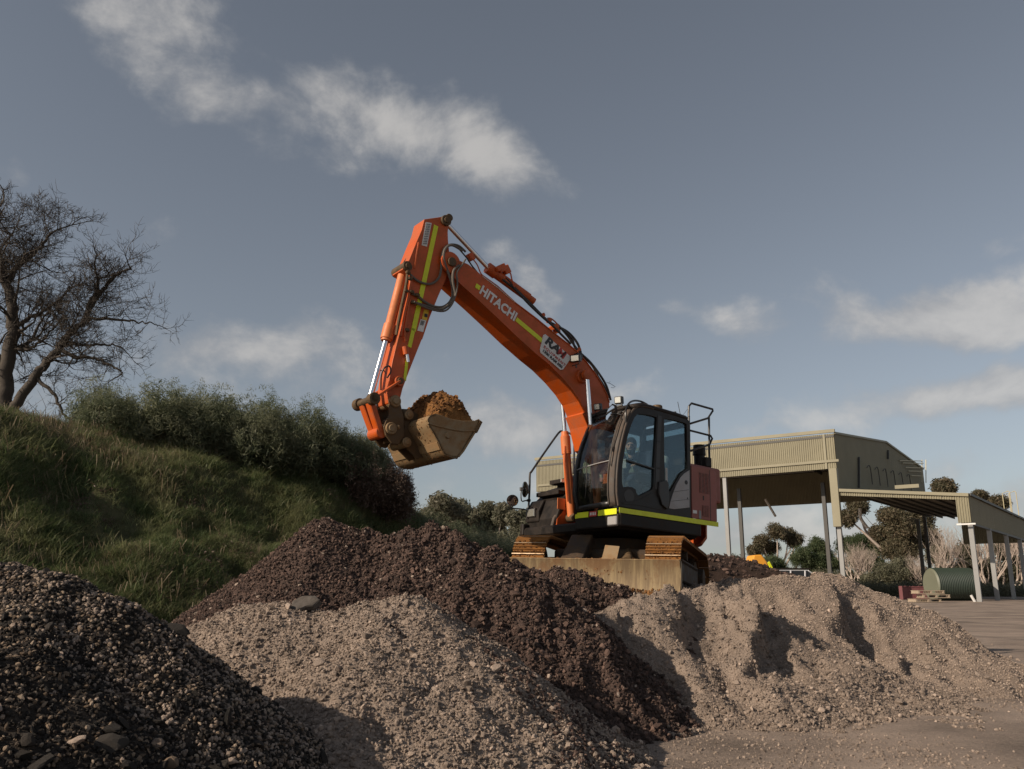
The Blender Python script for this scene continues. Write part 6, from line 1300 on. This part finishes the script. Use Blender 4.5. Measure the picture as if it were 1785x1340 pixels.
def decal(pp, m, lines=0, w=.02, y=YA, parent=ar, nm='label_plate'):
    plate(nm, [h2(*p, y) for p in pp], [], y + .006, .006, SW, m, parent, bevel=0)
decal([z2(682, 150), z2(738, 160), z2(692, 390), z2(640, 375)], 'white_vinyl'); decal([z2(665, 1000), z2(712, 1010), z2(690, 1110), z2(642, 1095)], 'yellow_sticker'); decal([z2(632, 1095), z2(685, 1110), z2(655, 1222), z2(598, 1205)], 'white_vinyl')
decal([z2(635, 1105), z2(672, 1115), z2(655, 1160), z2(622, 1150)], 'print_grey'); 
for k in range(3):
    a0 = z2(692 + k * 14, 165); a1 = z2(652 + k * 14, 372); qa, qb = hp(*a0, YA), hp(*a1, YA); dd = qb - qa
    for t in range(9): c_ = qa + dd * ((t + .5) / 9); HM().box((c_.x, YA + .014, c_.z), (dd.length / 9 * .6, .003, .018), Matrix.Rotation(-math.atan2(dd.z, dd.x), 3, 'Y')).build('label_print', 'print_grey', ar)
HM().box(hp(*z2(680, 1060), YA) + Vector((0, .013, 0)), (.05, .003, .05)).build('label_print', 'print_black', ar)
# pins on the arm head and lugs of the bucket cylinder
for (q, rr, hw) in ((z2(872, 140), .085, .20), (z2(497, 582), .075, .19)): c = hp(*q, YA); HM().cyl((c.x, -hw, c.z), (c.x, hw, c.z), rr, n=24).cyl((c.x, -hw - .02, c.z), (c.x, hw + .02, c.z), rr * .55, n=18).build('pin', 'coupler_steel', ar, bevel=.006)
HM().tube([hp(*z2(430, 600), 0), hp(*z2(500, 500), 0), hp(*z2(560, 380), 0)], .014, 6, smooth=3).build('hose', 'rubber', ar)
# bucket cylinder
by = empty('bucket_cylinder', (0, 0, 0), EX); a0 = hp(*z2(470, 620), 0); a1 = hp(*z3(300, 165), 0); a2 = hp(*z3(160, 668), 0); d = (a1 - a0).normalized()
HM().cyl(a0, a1, .072, n=26).cyl(a1 - d * .26, a1 - d * .03, .09, n=26).cyl(a1 - d * .06, a1, .075, n=22).cyl(a0 - d * .05, a0 + d * .04, .085, n=24).build('barrel', 'orange_paint_faded', by, smooth=True, bevel=.003); HM().cyl(a1, a2, .042, n=20).build('rod', 'chrome', by, smooth=True)
HM().tube([a0 + Vector((-.03, .1, -.05)), a0 + d * .5 + Vector((-.05, .09, 0)), a1 + Vector((-.08, .08, .1))], .014, 7).build('cylinder_pipe', 'orange_paint', by)
# hoses over the arm
ah = empty('arm_hoses', (0, 0, 0), EX)
for pts, y0, y1, rr, m in (([(530, 660), (600, 720), (680, 750), (750, 745), (810, 690), (832, 600), (835, 500), (860, 410), (920, 370), (1000, 380), (1070, 440)], YA + .03, .20, .018, 'hose_dusty'),
        ([(520, 830), (600, 870), (680, 930), (760, 970), (850, 975), (920, 920), (945, 820), (920, 700), (870, 560), (855, 470), (880, 400), (940, 375), (1040, 430)], YA + .02, .24, .02, 'hose_dusty'),
        ([(560, 930), (680, 965), (790, 1000), (860, 990), (930, 930), (965, 850), (945, 720), (955, 620), (1010, 570)], YA + .05, .27, .02, 'hose_dusty'),
        ([(570, 925), (700, 990), (850, 1018), (930, 960), (975, 850), (990, 740), (985, 640), (1040, 560), (1070, 510)], YA + .08, .29, .014, 'hose_dusty')):
    L = len(pts); HM().tube([hp(*z2(*p), y0 + (y1 - y0) * i / (L - 1)) for i, p in enumerate(pts)], rr, 8, smooth=5).build('hose', m, ah, smooth=True)
for pts, rr, m in (([(505, 640), (490, 760), (460, 900), (420, 1100), (395, 1250)], .022, 'coupler_steel'), ([(550, 680), (510, 900), (470, 1080), (440, 1260)], .016, 'orange_paint'), ([(535, 910), (520, 940), (495, 1100), (478, 1220), (490, 1310)], .018, 'orange_paint')): HM().tube([hp(*z2(*p), YA + .03) for p in pts], rr, 7, smooth=3).build('steel_pipe', m, ah, smooth=True)
HM().cyl(hp(*z3(460, 210), YA + .05), hp(*z3(470, 275), YA + .05), .045, n=14).build('hammer_valve', 'orange_paint', ah); HM().cyl(hp(*z3(475, 275), YA + .05), hp(*z3(485, 340), YA + .05), .025, n=12).build('coupling', 'chrome', ah, smooth=True)
HM().tube([hp(*z3(258, 575), .1), hp(*z3(262, 450), .15), hp(*z3(290, 385), .18), hp(*z3(330, 375), .18), hp(*z3(340, 420), .18), hp(*z3(310, 470), .18)], .012, 7, smooth=4).tube([hp(*z3(250, 410), .15), hp(*z3(285, 410), .16), hp(*z3(300, 440), .18)], .008, 6).build('hose', 'rubber', ah, smooth=True)
for q in ((510, 640), (530, 700), (490, 820), (545, 830), (600, 860), (560, 930), (500, 1200)): HM().box(hp(*z2(*q), YA + .04), (.07, .05, .05)).build('pipe_clamp', 'coupler_steel', ah, bevel=.01)
# linkage
lk = empty('bucket_linkage', (0, 0, 0), EX)
pA, pB, pC = hp(*z3(412, 500), .2), hp(*z3(190, 648), .2), hp(*z3(258, 925), .12)
for s_ in (-1, 1): HM().bar((pA.x, s_ * .2, pA.z), (pB.x, s_ * .2, pB.z), .035, .11, (0, 1, 0)).cyl((pA.x, s_ * .2 - .03, pA.z), (pA.x, s_ * .2 + .03, pA.z), .075, n=20).build('side_link', 'orange_paint', lk, bevel=.006)
HM().cyl((pB.x, -.27, pB.z), (pB.x, .27, pB.z), .055, n=20).cyl((pB.x, .16, pB.z), (pB.x, .27, pB.z), .085, n=22).cyl((pB.x, -.28, pB.z), (pB.x, -.17, pB.z), .085, n=22).build('link_pin', 'coupler_steel', lk, bevel=.006)
HM().cyl((pA.x, -.25, pA.z), (pA.x, .25, pA.z), .045, n=18).build('link_pin', 'coupler_steel', lk, bevel=.006)
HM().bar((pB.x, .1, pB.z), (pC.x, .08, pC.z), .09, .13, (0, 1, 0)).bar((pB.x, -.1, pB.z), (pC.x, -.08, pC.z), .09, .13, (0, 1, 0)).build('bucket_link', 'orange_paint', lk, bevel=.012); HM().cyl((pC.x, -.14, pC.z), (pC.x, .14, pC.z), .085, n=22).build('link_boss', 'orange_paint', lk, bevel=.01)
# quick coupler
qc = empty('quick_coupler', (0, 0, 0), EX)
cpl = [z3(320, 720), z3(345, 650), z3(412, 655), z3(425, 720), z3(445, 800), z3(448, 960), z3(400, 1030), z3(345, 1020), z3(295, 950), z3(278, 880), z3(295, 830), z3(325, 790)]
for s_ in (.17, -.17): HM().prism([h2(*p, .17) for p in cpl], s_ - .018, s_ + .018).build('coupler_plate', 'coupler_steel', qc, bevel=.006)
HM().prism([h2(*p, .17) for p in [z3(350, 800), z3(430, 760), z3(440, 960), z3(370, 1000)]], -.15, .15).build('coupler_body', 'coupler_steel', qc, bevel=.01)
for q, rr, hw in ((z3(370, 668), .085, .22), (z3(335, 895), .085, .22), (z3(490, 780), .07, .2), (z3(470, 1010), .07, .2), (z3(395, 885), .035, .2)): c = hp(*q, .17); HM().cyl((c.x, -hw, c.z), (c.x, hw, c.z), rr, n=22).cyl((c.x, hw, c.z), (c.x, hw + .02, c.z), rr * .6, n=18).build('coupler_pin', 'bucket_steel', qc, bevel=.008)
for s_ in (.11, -.11): HM().prism([h2(*p, .11) for p in [z3(430, 730), z3(500, 735), z3(560, 775), z3(600, 830), z3(540, 900), z3(600, 1010), z3(640, 1120), z3(560, 1150), z3(470, 1060), z3(425, 1000), z3(450, 880)]], s_ - .02, s_ + .02).build('bucket_ear', 'coupler_steel', qc, bevel=.006)
# bucket
bk = empty('bucket', (0, 0, 0), EX); YB = .66
heel = [(715, 768), (672, 782), (648, 815), (652, 860), (678, 905), (705, 950), (735, 1005), (760, 1065), (790, 1113), (845, 1135), (900, 1140)]
lip = [(940, 1090), (985, 1010), (1040, 920), (1075, 865), (1084, 825)]
rim = [(1080, 812), (1040, 828), (940, 828), (840, 812), (770, 785)]
full = [h2(*z3(*p), YB) for p in heel + lip + rim]
for s_ in (1, -1): HM().prism(full, s_ * YB - (.025 if s_ > 0 else 0), s_ * YB + (0 if s_ > 0 else .025)).build('side_plate', 'bucket_steel', bk, bevel=.005)
SH = [h2(*z3(*p), YB) for p in heel + lip]; HM().strip(SH, -YB, YB, -.03).build('shell', 'bucket_steel', bk, smooth=True, auto=40)
if True:
    e0, e1 = [h2(*z3(*p), YB) for p in ((1084, 826), (1040, 915))]
    HM().strip([e0, e1], -YB - .01, YB + .01, -.045).build('cutting_edge', 'steel_dirty', bk)
HM().tube([hp(*z3(*p), YB) + Vector((0, .006, 0)) for p in [(650, 850), (720, 872), (840, 900), (940, 915), (1040, 912)]], .014, 6).build('wear_strip', 'bucket_steel', bk, smooth=True)
HM().tube([hp(*z3(*p), YB) + Vector((0, .006, 0)) for p in [(1040, 925), (990, 1005), (945, 1080), (905, 1128)]], .014, 6).build('wear_strip', 'bucket_steel', bk, smooth=True)
HM().cyl(hp(*z3(812, 950), YB), hp(*z3(812, 950), YB) + Vector((0, .025, 0)), .05, .04, 18).build('lifting_boss', 'bucket_steel', bk)
wr = [h2(*z3(*p), YB) for p in [(735, 1005), (760, 1065), (790, 1113)]]; HM().strip([(x - .001, z) for x, z in wr[:2]], -YB * .98, YB * .98, .012).build('wear_plate', 'bucket_steel', bk)
m_ = 260; r = np.random.default_rng(12); pts = []
for i in range(m_): q = SH[int(r.integers(2, 10))]; q2 = SH[min(len(SH) - 1, int(r.integers(2, 11)))]; t = r.random(); k = int(r.integers(1, 10)); pts.append((SH[k][0] * (1 - t) + SH[k + 1][0] * t, r.uniform(-YB, YB), SH[k][1] * (1 - t) + SH[k + 1][1] * t))
pts = np.array([tuple(SW @ Vector(p)) for p in pts]); scatter('caked_mud', pts, r.uniform(0, 6.28, (m_, 3)), r.uniform(.004, .018, m_), r.integers(0, 5, m_), mud_src, bk, kind='stuff')
# soil carried in the bucket (its own thing)
sl = empty('soil_load', tuple(ROOT @ SW @ hp(*z3(860, 800), 0)), label='heap of crumbly orange brown clay soil filling the raised bucket', cat='soil load')
toL = Matrix.Translation(-sl.location) @ ROOT @ SW
rimL = [h2(*z3(*p), YB) for p in [(715, 770), (840, 812), (1080, 812)]]; xa, za = rimL[0]; xb, zb3 = rimL[2]
gu, gv = np.meshgrid(np.linspace(0, 1, 90), np.linspace(-1, 1, 100), indexing='ij'); Xh = xa + (xb - xa) * gu; Yh = gv * (YB - .03)
dome = np.sin(np.clip(gu, 0, 1) * np.pi) ** .75 * (1 - np.abs(gv) ** 3) ** .6; Zh = za + (zb3 - za) * gu - .10 + dome * .46 + (fbm(Xh, Yh, 4, 4, 7) * .08 + cell(Xh, Yh, 6, 5) * .10 + cell(Xh, Yh, 14, 6) * .04) * np.clip(dome * 3, .1, 1)
co = np.stack([Xh, Yh, Zh, np.ones_like(Xh)], -1) @ np.array(toL).T; gridmesh('soil_surface', co[..., 0], co[..., 1], co[..., 2], 'soil_orange', parent=sl)
m_ = 1500; r = np.random.default_rng(2); i1, i2 = r.integers(2, 88, m_), r.integers(3, 97, m_); scatter('loose_clods', co[i1, i2, :3], r.uniform(0, 6.28, (m_, 3)), .008 + .035 * r.random(m_) ** 2.5, r.integers(0, 4, m_), S_clodo, sl, kind='stuff')

# ------------------------------------------------------------------ the driver
def person():
    hd = hp(*zc(782, 548), .78); root = empty('person', tuple(ROOT @ SW @ Vector((SX + .05, .72, 1.8))), label='bearded driver in a dark navy shirt sitting in the excavator cab', cat='person')
    M = Matrix.Translation(-root.location) @ ROOT @ SW
    H0 = Vector((hd.x, hd.y, hd.z)); hipz = 1.86
    J = {'hip': (SX + .02, .72, hipz), 'waist': (SX + .05, .73, hipz + .18), 'chest': (SX + .12, .74, hipz + .38), 'neck': ((SX + .16 + H0.x) / 2, (.74 + H0.y) / 2, H0.z - .18), 'headb': (H0.x - .01, H0.y, H0.z - .10),
         'shl': (SX + .13, .95, hipz + .42), 'ell': (SX + .24, 1.03, hipz + .18), 'wrl': (SX + .44, 1.00, hipz + .16), 'hal': (SX + .50, .99, hipz + .18),
         'shr': (SX + .13, .54, hipz + .42), 'elr': (SX + .24, .46, hipz + .18), 'wrr': (SX + .44, .44, hipz + .16), 'har': (SX + .50, .44, hipz + .18),
         'thl': (SX + .10, .84, hipz - .02), 'knl': (SX + .50, .88, hipz + .02), 'anl': (SX + .62, .88, 1.42), 'tol': (SX + .80, .88, 1.38), 'thr': (SX + .10, .60, hipz - .02), 'knr': (SX + .50, .58, hipz + .02), 'anr': (SX + .62, .58, 1.42), 'tor': (SX + .80, .58, 1.38)}
    def skin(nm, keys, edges, rad, m, lv=2, rootk=None):
        vs = [tuple(M @ Vector(J[k])) for k in keys]; me = bpy.data.meshes.new(nm); me.from_pydata(vs, [(keys.index(a), keys.index(b)) for a, b in edges], []); o = meshobj(nm, me, m, root); s = o.modifiers.new('skin', 'SKIN')
        for i, k in enumerate(keys): rr = rad[k]; me.skin_vertices[0].data[i].radius = rr if hasattr(rr, '__len__') else (rr, rr)
        me.skin_vertices[0].data[keys.index(rootk or keys[0])].use_root = True
        s.use_smooth_shade = True; u = o.modifiers.new('sub', 'SUBSURF'); u.levels = lv; u.render_levels = lv; return o
    ks = ['hip', 'waist', 'chest', 'neck', 'shl', 'ell', 'wrl', 'shr', 'elr', 'wrr', 'thl', 'knl', 'anl', 'tol', 'thr', 'knr', 'anr', 'tor']
    ed = [('hip', 'waist'), ('waist', 'chest'), ('chest', 'neck'), ('chest', 'shl'), ('shl', 'ell'), ('ell', 'wrl'), ('chest', 'shr'), ('shr', 'elr'), ('elr', 'wrr'), ('hip', 'thl'), ('thl', 'knl'), ('knl', 'anl'), ('anl', 'tol'), ('hip', 'thr'), ('thr', 'knr'), ('knr', 'anr'), ('anr', 'tor')]
    skin('body', ks, ed, dict(hip=(.15, .13), waist=(.15, .13), chest=(.18, .14), neck=.06, shl=.075, ell=.055, wrl=.038, shr=.075, elr=.055, wrr=.038, thl=.10, knl=.07, anl=.05, tol=.04, thr=.10, knr=.07, anr=.05, tor=.04), 'navy_shirt', 2, 'hip')
    # head with brow, nose, jaw and ears, turned toward the door window
    toc = (HI @ Vector((0, 0, CAM_H)) - H0); f = Vector((toc.x + 3.5, toc.y, toc.z * .15)).normalized(); up = Vector((0, 0, 1)); sd = up.cross(f).normalized(); up = f.cross(sd)
    HMt = Matrix(((f.x, sd.x, up.x, H0.x), (f.y, sd.y, up.y, H0.y), (f.z, sd.z, up.z, H0.z), (0, 0, 0, 1)))
    def blob(nm, parts, m):
        bm = bmesh.new()
        for c, rr, in parts: bmesh.ops.create_icosphere(bm, subdivisions=3, radius=1, matrix=M @ HMt @ Matrix.Translation(c) @ Matrix.Diagonal((*rr, 1)))
        me = bpy.data.meshes.new(nm); bm.to_mesh(me); bm.free(); me.polygons.foreach_set('use_smooth', [True] * len(me.polygons)); o = meshobj(nm, me, m, root); return o
    hd_ = blob('head', [((-.01, 0, .02), (.098, .078, .115)), ((.02, 0, -.06), (.075, .060, .065)), ((.095, 0, -.012), (.022, .014, .024)), ((.085, 0, .03), (.02, .055, .012)), ((-.01, .078, -.01), (.02, .012, .032)), ((-.01, -.078, -.01), (.02, .012, .032)), ((-.02, 0, -.13), (.05, .05, .07))], 'skin')
    rm = hd_.modifiers.new('r', 'REMESH'); rm.mode = 'VOXEL'; rm.voxel_size = .006; rm.use_smooth_shade = True
    blob('hair', [((-.02, 0, .055), (.104, .086, .10)), ((-.05, 0, .02), (.075, .084, .10))], 'hair_dark'); blob('beard', [((.03, 0, -.085), (.072, .064, .055)), ((.01, .05, -.05), (.04, .022, .05)), ((.01, -.05, -.05), (.04, .022, .05)), ((.088, 0, -.042), (.014, .034, .010))], 'hair_dark')
    blob('eye', [((.083, .030, .012), (.010, .013, .008))], 'hair_dark'); blob('eye', [((.083, -.030, .012), (.010, .013, .008))], 'hair_dark')
    for s_, y in ((1, 1.0), (-1, .44)):
        k0 = 'wrl' if s_ > 0 else 'wrr'; w = Vector(J[k0]); J.update({'pm': tuple(w + Vector((.07, 0, .015))), 'w0': tuple(w)})
        keys = ['w0', 'pm']; edg = [('w0', 'pm')]; rad = {'w0': .03, 'pm': (.034, .018)}
        for i in range(4):
            yy = (i - 1.5) * .021; L = (.05, .058, .054, .042)[i]; a, b = f'f{i}a', f'f{i}b'; J[a] = tuple(w + Vector((.105 + L * .4, yy, .03))); J[b] = tuple(w + Vector((.115 + L * .5, yy, -.005))); keys += [a, b]; edg += [('pm', a), (a, b)]; rad[a] = .0095; rad[b] = .008
        J['ta'] = tuple(w + Vector((.06, -s_ * .045, .02))); J['tb'] = tuple(w + Vector((.10, -s_ * .05, .02))); keys += ['ta', 'tb']; edg += [('w0', 'ta'), ('ta', 'tb')]; rad['ta'] = .012; rad['tb'] = .009
        skin('hand', keys, edg, rad, 'skin', 1, 'w0')
person()
